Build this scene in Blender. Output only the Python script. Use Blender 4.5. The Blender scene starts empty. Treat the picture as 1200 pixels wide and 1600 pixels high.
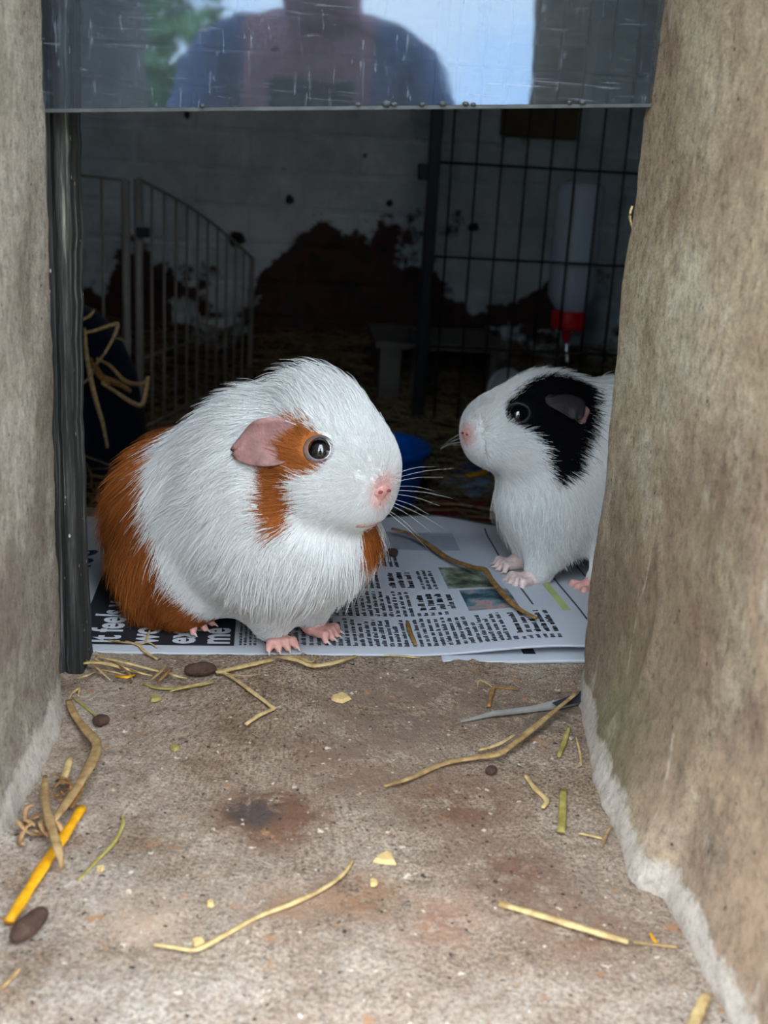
import bpy, math, random
import numpy as np
from mathutils import Vector, Matrix, noise, kdtree

scene = bpy.context.scene
col = scene.collection
random.seed(7)
rng = np.random.default_rng(11)

# ------------------------------------------------------------------ camera
FPX = 1789.0                                    # focal length in pixels of the 1200 x 1600 frame
YAW, PITCH, ROLL = np.radians([4.56, 16.8, 3.3])
CAM = np.array([0.0, -0.575, 0.25])
FW = np.array([np.sin(YAW) * np.cos(PITCH), np.cos(YAW) * np.cos(PITCH), -np.sin(PITCH)])
_r0 = np.array([np.cos(YAW), -np.sin(YAW), 0.0]); _u0 = np.cross(_r0, FW)
RT = np.cos(ROLL) * _r0 + np.sin(ROLL) * _u0
UP = -np.sin(ROLL) * _r0 + np.cos(ROLL) * _u0
cd_ = bpy.data.cameras.new('camera'); cam = bpy.data.objects.new('camera', cd_); col.objects.link(cam)
cd_.sensor_fit = 'VERTICAL'; cd_.sensor_height = 36.0; cd_.lens = FPX / 1600 * 36.0
cd_.clip_start = 0.01; cd_.clip_end = 200
cd_.dof.use_dof = True; cd_.dof.focus_distance = 0.60; cd_.dof.aperture_fstop = 15.0
cam.matrix_world = Matrix(((RT[0], UP[0], -FW[0], CAM[0]), (RT[1], UP[1], -FW[1], CAM[1]), (RT[2], UP[2], -FW[2], CAM[2]), (0, 0, 0, 1)))
scene.camera = cam

# ------------------------------------------------------------------ sky and exposure
scene.view_settings.view_transform = 'Standard'
scene.view_settings.look = 'None'
scene.view_settings.gamma = 1.0
scene.view_settings.use_curve_mapping = False
scene.view_settings.exposure = 0.0
SKY = 9.1
w = bpy.data.worlds.new('sky'); w.cycles.sampling_method = 'MANUAL'; w.cycles.sample_map_resolution = 256; scene.world = w; w.use_nodes = True
nt = w.node_tree; nt.nodes.clear()
tc = nt.nodes.new('ShaderNodeTexCoord'); nz = nt.nodes.new('ShaderNodeTexNoise'); nz.inputs['Scale'].default_value = 3.2
nz.inputs['Detail'].default_value = 6; nz.inputs['Roughness'].default_value = .6
rp = nt.nodes.new('ShaderNodeValToRGB'); rp.color_ramp.elements[0].position = .42; rp.color_ramp.elements[1].position = .66
rp.color_ramp.elements[0].color = (.66, .82, 1.0, 1); rp.color_ramp.elements[1].color = (1.0, .985, .96, 1)
bg = nt.nodes.new('ShaderNodeBackground'); bg.inputs['Strength'].default_value = SKY
ow = nt.nodes.new('ShaderNodeOutputWorld')
nt.links.new(tc.outputs['Generated'], nz.inputs['Vector']); nt.links.new(nz.outputs['Fac'], rp.inputs['Fac'])
nt.links.new(rp.outputs['Color'], bg.inputs['Color']); nt.links.new(bg.outputs['Background'], ow.inputs['Surface'])

try:
    cy = scene.cycles; cy.max_bounces = 5; cy.diffuse_bounces = 4; cy.glossy_bounces = 2; cy.transmission_bounces = 2; cy.transparent_max_bounces = 8; cy.adaptive_threshold = .02; cy.caustics_reflective = False; cy.caustics_refractive = False
except Exception: pass

# ------------------------------------------------------------------ helpers
def at(px, py, z=None, y=None, x=None):
    """the point of the place seen at a pixel of the photograph, on the plane z = , y = or x = """
    d = FW + RT * (px - 600) / FPX - UP * (py - 800) / FPX
    if z is not None: t = (z - CAM[2]) / d[2]
    elif y is not None: t = (y - CAM[1]) / d[1]
    else: t = (x - CAM[0]) / d[0]
    return CAM + d * t
def lin(r, g, b):
    c = np.array([r, g, b], float) / 255
    return tuple(np.where(c <= .04045, c / 12.92, ((c + .055) / 1.055) ** 2.4))
ORG = {}
def tag(o, label=None, cat=None, group=None, kind=None):
    if label: o['label'] = label
    if cat: o['category'] = cat
    if group: o['group'] = group
    if kind: o['kind'] = kind
    return o
def link(o, parent, org):
    col.objects.link(o); ORG[o.name] = org
    if parent is None: o.location = org
    else: o.parent = parent
    return o
def empty(name, loc):
    o = bpy.data.objects.new(name, None); o.empty_display_size = .02
    return link(o, None, np.array(loc, float))
def obj(name, V, F, mat, parent=None, smooth=True):
    """one mesh object from points in world coordinates"""
    V = np.asarray(V, float).reshape(-1, 3)
    org = ORG[parent.name] if parent is not None else np.array([*(V.min(0) + V.max(0))[:2] / 2, V[:, 2].min()])
    me = bpy.data.meshes.new(name)
    me.from_pydata((V - org).tolist(), [], [list(map(int, f)) for f in F])
    me.update()
    if smooth: me.polygons.foreach_set('use_smooth', [True] * len(me.polygons))
    if mat is not None: me.materials.append(mat)
    return link(bpy.data.objects.new(name, me), parent, org)
class MB:
    """collects shapes that form ONE piece"""
    def __init__(s): s.v = []; s.f = []; s.n = 0
    def add(s, V, F):
        V = np.asarray(V, float).reshape(-1, 3); s.v.append(V); s.f += [[i + s.n for i in f] for f in F]; s.n += len(V); return s
    def box(s, a, b):
        (x0, y0, z0), (x1, y1, z1) = a, b
        return s.add([(x0,y0,z0),(x1,y0,z0),(x1,y1,z0),(x0,y1,z0),(x0,y0,z1),(x1,y0,z1),(x1,y1,z1),(x0,y1,z1)],
                     [(0,3,2,1),(4,5,6,7),(0,1,5,4),(1,2,6,5),(2,3,7,6),(3,0,4,7)])
    def tube(s, pts, r, n=8, flat=1.0, updir=None, caps=True):
        P = np.asarray(pts, float); m = len(P); r = np.broadcast_to(np.asarray(r, float), (m,))
        T = np.gradient(P, axis=0); T /= np.maximum(np.linalg.norm(T, axis=1), 1e-9)[:, None]
        u = np.array([0, 0, 1.0]) if updir is None else np.asarray(updir, float)
        V = []
        for i in range(m):
            a = np.cross(u, T[i]); na = np.linalg.norm(a)
            a = np.array([1.0, 0, 0]) if na < 1e-4 else a / na
            b = np.cross(T[i], a)
            for k in range(n):
                q = 2 * math.pi * k / n
                V.append(P[i] + r[i] * (a * math.cos(q) + b * math.sin(q) * flat))
        F = [(i*n+k, i*n+(k+1) % n, (i+1)*n+(k+1) % n, (i+1)*n+k) for i in range(m-1) for k in range(n)]
        if caps: F += [tuple(range(n))[::-1], tuple(range((m-1)*n, m*n))]
        return s.add(V, F)
    def lathe(s, prof, c, axis=(0, 0, 1), n=24):
        """prof: list of (radius, height)"""
        ax = Vector(axis).normalized(); q = Vector((0, 0, 1)).rotation_difference(ax).to_matrix(); V = []
        for r, h in prof:
            for k in range(n):
                a = 2 * math.pi * k / n; V.append(np.array(q @ Vector((r*math.cos(a), r*math.sin(a), h))) + np.asarray(c))
        m = len(prof)
        F = [(i*n+k, i*n+(k+1) % n, (i+1)*n+(k+1) % n, (i+1)*n+k) for i in range(m-1) for k in range(n)]
        return s.add(V, F)
    def build(s, name, mat, parent=None, smooth=False):
        return obj(name, np.concatenate(s.v), s.f, mat, parent, smooth)
def box(name, a, b, mat, parent=None, bevel=0):
    o = MB().box(a, b).build(name, mat, parent)
    if bevel:
        m = o.modifiers.new('bevel', 'BEVEL'); m.width = bevel; m.segments = 2; m.limit_method = 'ANGLE'
    return o
def spline(P, n=6):
    P = np.asarray(P, float)
    if len(P) < 3:
        t = np.linspace(0, 1, n + 1)[:, None]; return P[0] + (P[-1] - P[0]) * t
    Q = np.vstack([2*P[0]-P[1], P, 2*P[-1]-P[-2]]); out = []
    for i in range(1, len(Q) - 2):
        for t in np.linspace(0, 1, n, endpoint=False):
            a, b, c, d = Q[i-1], Q[i], Q[i+1], Q[i+2]
            out.append(.5*((2*b)+(c-a)*t+(2*a-5*b+4*c-d)*t*t+(-a+3*b-3*c+d)*t**3))
    out.append(P[-1]); return np.array(out)
def sstep(a, b, x):
    t = np.clip((np.asarray(x, float) - a) / (b - a), 0, 1); return t * t * (3 - 2 * t)
def fbm(p, sc, oc=4): return noise.fractal(Vector(p) * sc, .8, 2.0, oc)

# ------------------------------------------------------------------ materials
def new_mat(name):
    m = bpy.data.materials.new(name); m.use_nodes = True
    return m, m.node_tree, m.node_tree.nodes['Principled BSDF']
def setp(b, **k):
    for n, v in k.items():
        b.inputs[n.replace('_', ' ')].default_value = v
def plain(name, rgb, rough=.6, var=.15, sc=40, bump=0.0, bsc=200, spec=.3, **kw):
    """one colour with slight procedural mottling"""
    m, t, b = new_mat(name); c = lin(*rgb)
    tcn = t.nodes.new('ShaderNodeTexCoord'); n = t.nodes.new('ShaderNodeTexNoise'); n.inputs['Scale'].default_value = sc; n.inputs['Detail'].default_value = 4
    r = t.nodes.new('ShaderNodeValToRGB'); r.color_ramp.elements[0].position = .3; r.color_ramp.elements[1].position = .7
    r.color_ramp.elements[0].color = (*[x * (1 - var) for x in c], 1); r.color_ramp.elements[1].color = (*[min(1, x * (1 + var)) for x in c], 1)
    t.links.new(tcn.outputs['Object'], n.inputs['Vector']); t.links.new(n.outputs['Fac'], r.inputs['Fac']); t.links.new(r.outputs['Color'], b.inputs['Base Color'])
    setp(b, Roughness=rough); b.inputs['Specular IOR Level'].default_value = spec
    if bump:
        n2 = t.nodes.new('ShaderNodeTexNoise'); n2.inputs['Scale'].default_value = bsc; n2.inputs['Detail'].default_value = 5
        bp = t.nodes.new('ShaderNodeBump'); bp.inputs['Strength'].default_value = bump; bp.inputs['Distance'].default_value = .002
        t.links.new(tcn.outputs['Object'], n2.inputs['Vector']); t.links.new(n2.outputs['Fac'], bp.inputs['Height']); t.links.new(bp.outputs['Normal'], b.inputs['Normal'])
    setp(b, **kw)
    return m
class NT:
    """short-hand for node graphs in world coordinates"""
    def __init__(s, t): s.t = t; g = t.nodes.new('ShaderNodeNewGeometry'); s.P = g.outputs['Position']
    def mapped(s, sc=(1, 1, 1), loc=(0, 0, 0)):
        m = s.t.nodes.new('ShaderNodeMapping'); m.inputs['Scale'].default_value = sc; m.inputs['Location'].default_value = loc
        s.t.links.new(s.P, m.inputs['Vector']); return m.outputs['Vector']
    def noise(s, sc, det=5, rough=.6, vec=None, dist=0):
        n = s.t.nodes.new('ShaderNodeTexNoise'); n.inputs['Scale'].default_value = sc; n.inputs['Detail'].default_value = det
        n.inputs['Roughness'].default_value = rough; n.inputs['Distortion'].default_value = dist
        s.t.links.new(vec or s.P, n.inputs['Vector']); return n.outputs['Fac']
    def voro(s, sc, vec=None, feat='F1'):
        n = s.t.nodes.new('ShaderNodeTexVoronoi'); n.feature = feat; n.inputs['Scale'].default_value = sc
        s.t.links.new(vec or s.P, n.inputs['Vector']); return n.outputs['Distance']
    def ramp(s, fac, stops):
        r = s.t.nodes.new('ShaderNodeValToRGB'); e = r.color_ramp.elements
        while len(e) < len(stops): e.new(.5)
        for q, (p, c) in zip(e, stops): q.position = p; q.color = (*c, 1) if len(c) == 3 else c
        s.t.links.new(fac, r.inputs['Fac']); return r.outputs['Color']
    def mask(s, fac, a, b):
        r = s.t.nodes.new('ShaderNodeMapRange'); r.inputs['From Min'].default_value = a; r.inputs['From Max'].default_value = b
        s.t.links.new(fac, r.inputs['Value']); return r.outputs['Result']
    def mix(s, fac, a, b, mode='MIX'):
        m = s.t.nodes.new('ShaderNodeMix'); m.data_type = 'RGBA'; m.blend_type = mode
        for i, v in ((0, fac), (6, a), (7, b)):
            if isinstance(v, (int, float)): m.inputs[i].default_value = v
            elif isinstance(v, tuple): m.inputs[i].default_value = (*v, 1)
            else: s.t.links.new(v, m.inputs[i])
        return m.outputs[2]
    def math(s, op, a, b=0.0):
        m = s.t.nodes.new('ShaderNodeMath'); m.operation = op
        for i, v in ((0, a), (1, b)):
            if isinstance(v, (int, float)): m.inputs[i].default_value = v
            else: s.t.links.new(v, m.inputs[i])
        return m.outputs[0]
    def axis(s, i):
        x = s.t.nodes.new('ShaderNodeSeparateXYZ'); s.t.links.new(s.P, x.inputs[0]); return x.outputs[i]
    def blob(s, c, r):
        """1 inside a ball, fading to 0 at radius r"""
        d = s.t.nodes.new('ShaderNodeVectorMath'); d.operation = 'DISTANCE'; d.inputs[1].default_value = tuple(c); s.t.links.new(s.P, d.inputs[0])
        return s.mask(d.outputs['Value'], r, 0.0)
    def bump(s, b, hgt, st=.4, dist=.002, prev=None):
        n = s.t.nodes.new('ShaderNodeBump'); n.inputs['Strength'].default_value = st; n.inputs['Distance'].default_value = dist
        s.t.links.new(hgt, n.inputs['Height'])
        if prev is not None: s.t.links.new(prev, n.inputs['Normal'])
        s.t.links.new(n.outputs['Normal'], b.inputs['Normal']); return n.outputs['Normal']
    def col(s, b, c): s.t.links.new(c, b.inputs['Base Color'])

def jamb_mat(name, tints, low, warm=None, crack=()):
    """rendered stone: streaky greys with earth-coloured stains low down"""
    m, t, b = new_mat(name); g = NT(t)
    base = g.ramp(g.noise(12, 8, .7, g.mapped((1, 1, .85)), .4), [(.34, lin(*tints[0])), (.45, lin(*tints[1])), (.55, lin(*tints[2])), (.66, lin(*tints[3]))])
    fine = g.ramp(g.noise(260, 6, .85, g.mapped((1, 1, .75))), [(.34, (.36, .34, .32)), (.5, (1, 1, 1)), (.66, (1.3, 1.28, 1.24))])
    c = g.mix(.85, base, fine, 'MULTIPLY')
    c = g.mix(.5, c, g.ramp(g.noise(1100, 2, .6), [(.37, (.5, .48, .46)), (.57, (1.2, 1.2, 1.2))]), 'MULTIPLY')
    st = g.math('MULTIPLY', g.mask(g.axis(2), .24, .10), g.mask(g.noise(8, 6, .7), .40, .54))
    c = g.mix(g.math('MULTIPLY', st, .62), c, g.mix(.7, lin(*low), fine, 'MULTIPLY'))
    if warm: c = g.mix(g.math('MULTIPLY', g.math('MULTIPLY', g.mask(g.axis(1), -.14, -.24), g.mask(g.noise(10, 6, .7, g.mapped((1, 1, 1), (6, 2, 3))), .40, .56)), .7), c, g.mix(.7, lin(*warm), fine, 'MULTIPLY'))
    for (ya, za), (yb, zb), wd in crack:       # crumbling lines of lime in the render
        u = g.math('DIVIDE', g.math('SUBTRACT', g.axis(2), za), zb - za); yy = g.math('ADD', g.math('MULTIPLY', u, yb - ya), ya)
        dd = g.math('ABSOLUTE', g.math('ADD', g.math('SUBTRACT', g.axis(1), yy), g.math('MULTIPLY', g.math('SUBTRACT', g.noise(40, 4, .7), .5), .012)))
        inr = g.math('MULTIPLY', g.math('GREATER_THAN', u, 0.0), g.math('LESS_THAN', u, 1.0))
        c = g.mix(g.math('MULTIPLY', g.math('MULTIPLY', g.math('MULTIPLY', inr, g.mask(dd, wd, wd * .3)), g.mask(g.noise(120, 4, .7), .42, .56)), .7), c, lin(200, 186, 166))
    c = g.mix(g.math('MULTIPLY', g.mask(g.noise(5, 5, .6, g.mapped((1, 1, 1), (3, 1, 7))), .56, .70), .35), c, lin(112, 118, 78))   # algae
    c = g.mix(g.math('MULTIPLY', g.mask(g.noise(38, 5, .7, g.mapped((1, 1, .5), (9, 4, 1))), .60, .72), .6), c, lin(205, 195, 178))    # pale scuffs
    c = g.mix(g.mask(g.voro(75), .07, .04), c, lin(70, 62, 55))
    lime = g.mask(g.math('ADD', g.axis(2), g.math('MULTIPLY', g.math('SUBTRACT', g.noise(30, 6, .75), .5), .034)), .0135, .0100)
    c = g.mix(g.math('MULTIPLY', lime, .85), c, g.mix(.6, lin(200, 190, 178), fine, 'MULTIPLY'))
    g.col(b, c); setp(b, Roughness=.85); b.inputs['Specular IOR Level'].default_value = .2
    n1 = g.bump(b, g.noise(60, 6, .7), .22, .003); g.bump(b, g.noise(480, 5, .8), .8, .0014, n1)
    return m
m_jamb_l = jamb_mat('stone_render_left', [(122, 113, 103), (155, 146, 134), (176, 168, 155), (194, 188, 177)], (110, 94, 85))
m_jamb_r = jamb_mat('stone_render_right', [(134, 113, 94), (158, 141, 117), (178, 163, 137), (196, 185, 164)], (108, 85, 75), (182, 154, 128), (((-.212, .002), (-.196, .052), .0017), ((-.128, .045), (-.131, .110), .0010)))

def sill_mat():
    m, t, b = new_mat('stone_sill'); g = NT(t)
    base = g.ramp(g.noise(22, 8, .7), [(.28, lin(112, 90, 74)), (.42, lin(142, 122, 104)), (.55, lin(160, 143, 126)), (.72, lin(178, 165, 150))])
    grain = g.ramp(g.noise(420, 5, .85), [(.36, (.24, .20, .18)), (.46, (.80, .77, .74)), (.58, (1.22, 1.2, 1.17))])
    c = g.mix(.85, base, grain, 'MULTIPLY')
    c = g.mix(.75, c, g.ramp(g.noise(850, 2, .6), [(.38, (.42, .39, .37)), (.58, (1.25, 1.23, 1.2))]), 'MULTIPLY')
    whitish_lit = g.math('MULTIPLY', g.math('ADD', g.mask(g.axis(1), -.12, -.30), g.mask(g.axis(0), -.03, -.11)), g.mask(g.noise(30, 6, .7), .35, .6))
    c = g.mix(g.math('MULTIPLY', whitish_lit, .55), c, g.mix(g.mask(g.noise(520, 4, .8), .42, .56), lin(148, 132, 118), lin(206, 196, 184)))         # whitish stone, with outdoor light on the near end painted in
    sn = g.mask(g.noise(60, 6, .7), .40, .52)
    for (px, py, r, rgb, k) in [(425, 1275, .030, (112, 78, 58), 1.3), (395, 1270, .014, (78, 70, 66), 1.2), (720, 1255, .034, (116, 84, 66), .8), (790, 1360, .030, (118, 86, 68), .8),
                                (690, 1440, .024, (150, 104, 78), .55), (560, 1180, .050, (132, 108, 92), .7), (640, 1100, .060, (120, 102, 88), .7), (860, 1120, .045, (100, 86, 74), .8),
                                (230, 1440, .022, (178, 150, 126), .5), (560, 1400, .020, (150, 110, 80), .7), (900, 1450, .03, (128, 96, 76), .7), (440, 1420, .02, (150, 118, 92), .7)]:
        f = g.math('MULTIPLY', g.math('MULTIPLY', g.blob(at(px, py, z=0), r), k), sn)
        c = g.mix(g.math('MINIMUM', g.math('MULTIPLY', f, 1.5), .85), c, lin(*rgb))
    c = g.mix(g.mask(g.noise(300, 3, .6, g.mapped((1, 1, 1), (3, 8, 1))), .645, .68), c, lin(62, 52, 48))
    c = g.mix(g.mask(g.noise(210, 3, .6, g.mapped((1, 1, 1), (5, 2, 0))), .66, .70), c, lin(214, 200, 180))
    c = g.mix(g.mask(g.noise(90, 4, .6, g.mapped((1, 1, 1), (1, 7, 0))), .64, .70), c, lin(166, 124, 90))
    g.col(b, c); setp(b, Roughness=.88); b.inputs['Specular IOR Level'].default_value = .2
    n1 = g.bump(b, g.noise(120, 6, .7), .45, .003); g.bump(b, g.noise(620, 4, .75), .7, .0012, n1)
    return m
m_sill = sill_mat()

def brick_mat(name, seed):
    """lime-washed brick whose wash has peeled off low on the wall"""
    m, t, b = new_mat(name); g = NT(t)
    peel = g.math('ADD', g.math('ADD', g.noise(4.2, 5, .62), g.math('MULTIPLY', g.mask(g.axis(2), .34, -.02), .30)), g.math('MULTIPLY', g.blob((.10, 1.9, .02), .42), .17))
    wash = g.ramp(g.noise(14, 5, .6), [(.3, lin(186, 196, 198)), (.7, lin(224, 232, 234))])
    wash = g.mix(g.mask(g.voro(5.5, g.mapped((1, 1, .8), (.3, 0, .12))), .075, .06), wash, lin(30, 30, 30))
    for px, py, r in ((442, 268, .013), (452, 312, .018), (293, 180, .013), (570, 243, .010), (608, 318, .015), (370, 375, .034), (740, 355, .02)):
        wash = g.mix(g.mask(g.math('ADD', g.blob(at(px, py, y=1.893), r), g.math('MULTIPLY', g.math('SUBTRACT', g.noise(45, 3, .6), .5), .9)), .42, .55), wash, lin(38, 40, 40))
    raw = g.ramp(g.noise(18, 5, .7), [(.35, lin(46, 43, 44)), (.5, lin(82, 52, 46)), (.66, lin(66, 57, 55))])
    c = g.mix(g.mask(peel, .79, .82), wash, raw)
    g.col(b, c); setp(b, Roughness=.9); g.bump(b, g.noise(60, 6, .7), .6, .006)
    return m
m_brick = brick_mat('limewashed_brick', 0)
m_dark_plaster = plain('dark_plaster', (92, 92, 90), .9, .2, 8, .4, 60)
m_floor = plain('earth_floor', (70, 58, 44), .95, .3, 25, .6, 120)
m_wood_dark = None
def wood_post_mat():
    m, t, b = new_mat('weathered_dark_wood'); g = NT(t)
    c = g.ramp(g.noise(60, 7, .7, g.mapped((3.0, 3.0, .12))), [(.40, lin(9, 10, 10)), (.50, lin(34, 35, 33)), (.58, lin(70, 70, 66)), (.67, lin(150, 148, 138))])
    c = g.mix(g.mask(g.voro(150, g.mapped((1, 1, .6))), .10, .06), c, lin(190, 188, 178))
    g.col(b, c); setp(b, Roughness=.8); g.bump(b, g.noise(90, 6, .7, g.mapped((3, 3, .1))), .8, .004); return m
m_wood_dark = wood_post_mat()
m_black_metal = plain('black_painted_steel', (20, 20, 22), .45, .1, 60)
m_white_metal = plain('white_plastic_coated_wire', (128, 124, 116), .5, .1, 60)
m_grey_board = plain('grey_softwood', (104, 97, 90), .8, .2, 14, .3, 90)
m_brown_board = plain('old_brown_board', (112, 98, 74), .8, .25, 14, .3, 90)
m_navy = plain('navy_plastic', (12, 28, 48), .4, .1, 20)
m_blue = plain('blue_plastic', (8, 92, 186), .35, .08, 20)
m_red = plain('red_plastic', (200, 16, 30), .35, .08, 20)
m_paper = plain('newsprint_paper', (186, 190, 197), .8, .04, 30)
m_ink = plain('black_ink', (34, 36, 42), .75, .12, 120)
m_ink_soft = plain('grey_ink', (66, 70, 78), .8, .1, 120)
m_ink_navy = plain('navy_ink', (24, 36, 78), .75, .1, 80)
m_letter = plain('unprinted_letters', (194, 198, 205), .8, .04, 60)
m_tint = plain('grey_tint_print', (150, 156, 166), .8, .08, 200)
m_dropping = plain('dry_dropping', (74, 54, 44), .8, .3, 300, .5, 900)
m_pink = plain('pink_skin', (220, 164, 154), .5, .12, 250, .3, 900)
m_claw = plain('claw', (206, 190, 180), .35, .1, 200)
m_flake = plain('pale_flake', (206, 176, 120), .8, .15, 200, .3, 900)
def unit(v):
    v=np.asarray(v,float); return v/np.linalg.norm(v)
def rotm(yaw=0,pitch=0,roll=0):
    """columns: forward, left, up. yaw about z, pitch nose-up, roll about forward"""
    cy,sy=np.cos(yaw),np.sin(yaw); cp,sp=np.cos(pitch),np.sin(pitch); cr,sr=np.cos(roll),np.sin(roll)
    Rz=np.array([[cy,-sy,0],[sy,cy,0],[0,0,1]]); Ry=np.array([[cp,0,-sp],[0,1,0],[sp,0,cp]]); Rx=np.array([[1,0,0],[0,cr,-sr],[0,sr,cr]])
    return Rz@Ry@Rx
def ell(c,r,M=None): return ('e',np.asarray(c,float),np.asarray(r,float),np.eye(3) if M is None else M)
def cone(a,b,ra,rb): return ('c',np.asarray(a,float),np.asarray(b,float),ra,rb)
def dist(prim,P):
    if prim[0]=='e':
        q=(P-prim[1])@prim[3]
        k0=np.sqrt(((q/prim[2])**2).sum(-1)); k1=np.sqrt(((q/prim[2]**2)**2).sum(-1))
        return k0*(k0-1)/np.maximum(k1,1e-9)
    a,b,ra,rb=prim[1:]
    ab=b-a; t=np.clip(((P-a)@ab)/(ab@ab),0,1)
    return np.sqrt(((P-(a+t[...,None]*ab))**2).sum(-1))-(ra+(rb-ra)*t)
def smin(ds,k):
    m=np.minimum.reduce(ds); s=0
    for d in ds: s=s+np.exp(-(d-m)/k)
    return m-k*np.log(s)
def field(groups,P):
    """groups: list of (k, prims) ; united in order by the polynomial smooth minimum"""
    tot=None
    for gr_ in groups:
        k,prims=gr_[0],gr_[1]; d=None
        for p in prims:
            e=dist(p,P)
            if d is None: d=e
            else:
                h=np.maximum(k-np.abs(d-e),0)/k; d=np.minimum(d,e)-h*h*k*.25
        if tot is None: tot=d
        else:
            k=gr_[2] if len(gr_)>2 else k
            h=np.maximum(k-np.abs(tot-d),0)/k; tot=np.minimum(tot,d)-h*h*k*.25
    return tot
def surface_nets(fn,lo,hi,h):
    lo=np.asarray(lo,float); n=np.ceil((np.asarray(hi)-lo)/h).astype(int)+1
    ax=[lo[i]+h*np.arange(n[i]) for i in range(3)]
    G=np.stack(np.meshgrid(*ax,indexing='ij'),-1)
    V=np.empty(n)
    for i in range(n[0]): V[i]=fn(G[i])
    S=V<0
    c=[(i,j,k) for i in(0,1) for j in(0,1) for k in(0,1)]
    sl=lambda o:tuple(slice(o[d],n[d]-1+o[d]) for d in range(3))
    cnt=sum(S[sl(o)].astype(int) for o in c)
    act=(cnt>0)&(cnt<8)
    idx=-np.ones(act.shape,int); ids=np.argwhere(act); idx[act]=np.arange(len(ids))
    acc=np.zeros((len(ids),3)); num=np.zeros(len(ids))
    vals={o:V[sl(o)][act] for o in c}
    for a in c:
        for d in range(3):
            if a[d]==0:
                b=list(a); b[d]=1; b=tuple(b)
                va,vb=vals[a],vals[b]; cr=(va<0)!=(vb<0)
                t=np.where(cr,va/np.where(cr,va-vb,1),0)
                p=np.repeat(np.array(a,float)[None],len(ids),0); p[:,d]+=t
                acc[cr]+=p[cr]; num[cr]+=1
    verts=lo+h*(ids+acc/num[:,None])
    quads=[]
    for d in range(3):
        e=[1,1,1]; e[d]=0
        u,w=(d+1)%3,(d+2)%3
        s0=[slice(None)]*3; s1=[slice(None)]*3
        s0[d]=slice(0,n[d]-1); s1[d]=slice(1,n[d])
        for q in(u,w): s0[q]=slice(1,n[q]-1); s1[q]=slice(1,n[q]-1)
        A=S[tuple(s0)]; B=S[tuple(s1)]
        for flip,m in((0,A&~B),(1,~A&B)):
            I=np.argwhere(m)
            for q in(u,w): I[:,q]+=1
            def cell(du,dw):
                J=I.copy(); J[:,u]+=du; J[:,w]+=dw
                return idx[J[:,0],J[:,1],J[:,2]]
            f=np.stack([cell(-1,-1),cell(0,-1),cell(0,0),cell(-1,0)],-1)
            if flip: f=f[:,::-1]
            quads.append(f)
    F=np.concatenate(quads)
    # a few smoothing / projection rounds
    g=1e-4
    for _ in range(2):
        d=fn(verts); gr=np.stack([fn(verts+g*np.eye(3)[i])-fn(verts-g*np.eye(3)[i]) for i in range(3)],-1)/(2*g)
        nn=gr/np.maximum(np.linalg.norm(gr,axis=1),1e-6)[:,None]
        verts=verts-nn*np.clip(d,-h,h)[:,None]*.8
    gr=np.stack([fn(verts+g*np.eye(3)[i])-fn(verts-g*np.eye(3)[i]) for i in range(3)],-1)
    nn=gr/np.maximum(np.linalg.norm(gr,axis=1),1e-9)[:,None]
    return verts,F,nn

# ================================================================== THE SETTING
FLOOR_Z = -.15
def reveal(name, sign, ys, zs, xf, xfar, ynear, yfar, mat, label):
    """a thick wall whose reveal (the side of the opening) is an uneven rendered face"""
    V = []; nz_, nc = len(zs), len(ys) + 4
    for z in zs:
        row = [(xfar, yfar), (xf(yfar, z) + sign * .004, yfar)]
        row += [(xf(y, z), y) for y in ys]
        row += [(xf(ynear, z) + sign * .006, ynear), (xfar, ynear)]
        V += [(a, b, z) for a, b in row]
    F = []
    for i in range(nz_ - 1):
        for k in range(nc - 1):
            q = (i*nc+k, i*nc+k+1, (i+1)*nc+k+1, (i+1)*nc+k)
            F.append(q if sign < 0 else q[::-1])
    o = obj(name, V, F, mat); tag(o, label, 'wall', kind='structure'); return o
zs = list(np.arange(-.012, .10, .0022)) + list(np.arange(.10, .37, .004)) + [.42, .5, .6, .72, 1.25]
LB = np.array([(-.070, -.1078), (-.085, -.1045), (-.104, -.1021), (-.146, -.1022), (-.19, -.106), (-.25, -.107), (-.40, -.107)])[::-1]
def x_left(y, z):
    xb = np.interp(y, LB[:, 0], LB[:, 1]); k = math.exp(-max(z, 0) / .013)
    x = -.1085 + (xb + .1085) * k + .0009 * fbm((3.1, y, z), 16) + .0005 * fbm((1, y, z), 90, 3) + .0012 * k * fbm((7, y, z), 60, 3)
    return x - .002 * sstep(-.072, -.065, y)
ysl = np.concatenate([np.arange(-.355, -.075, .0035), [-.073, -.070, -.068, -.066]])[::-1]
reveal('wall_left', -1, ysl, zs, x_left, -1.1, -.36, -.065, m_jamb_l, 'grey-brown rendered stone wall forming the side of the opening')
RB = np.array([(-.045, .1485), (-.0666, .1431), (-.1123, .1371), (-.1461, .1318), (-.1806, .1313), (-.2107, .1292), (-.2195, .1315), (-.2225, .1385), (-.25, .1388), (-.2875, .1402), (-.40, .141)])[::-1]
RE = np.array([(-.02, .1472), (.0146, .1472), (.06, .1466), (.113, .1487), (.151, .1475), (.181, .1462), (.202, .1450), (.231, .1473), (.26, .1469), (.33, .1473), (1.3, .148)])
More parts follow.
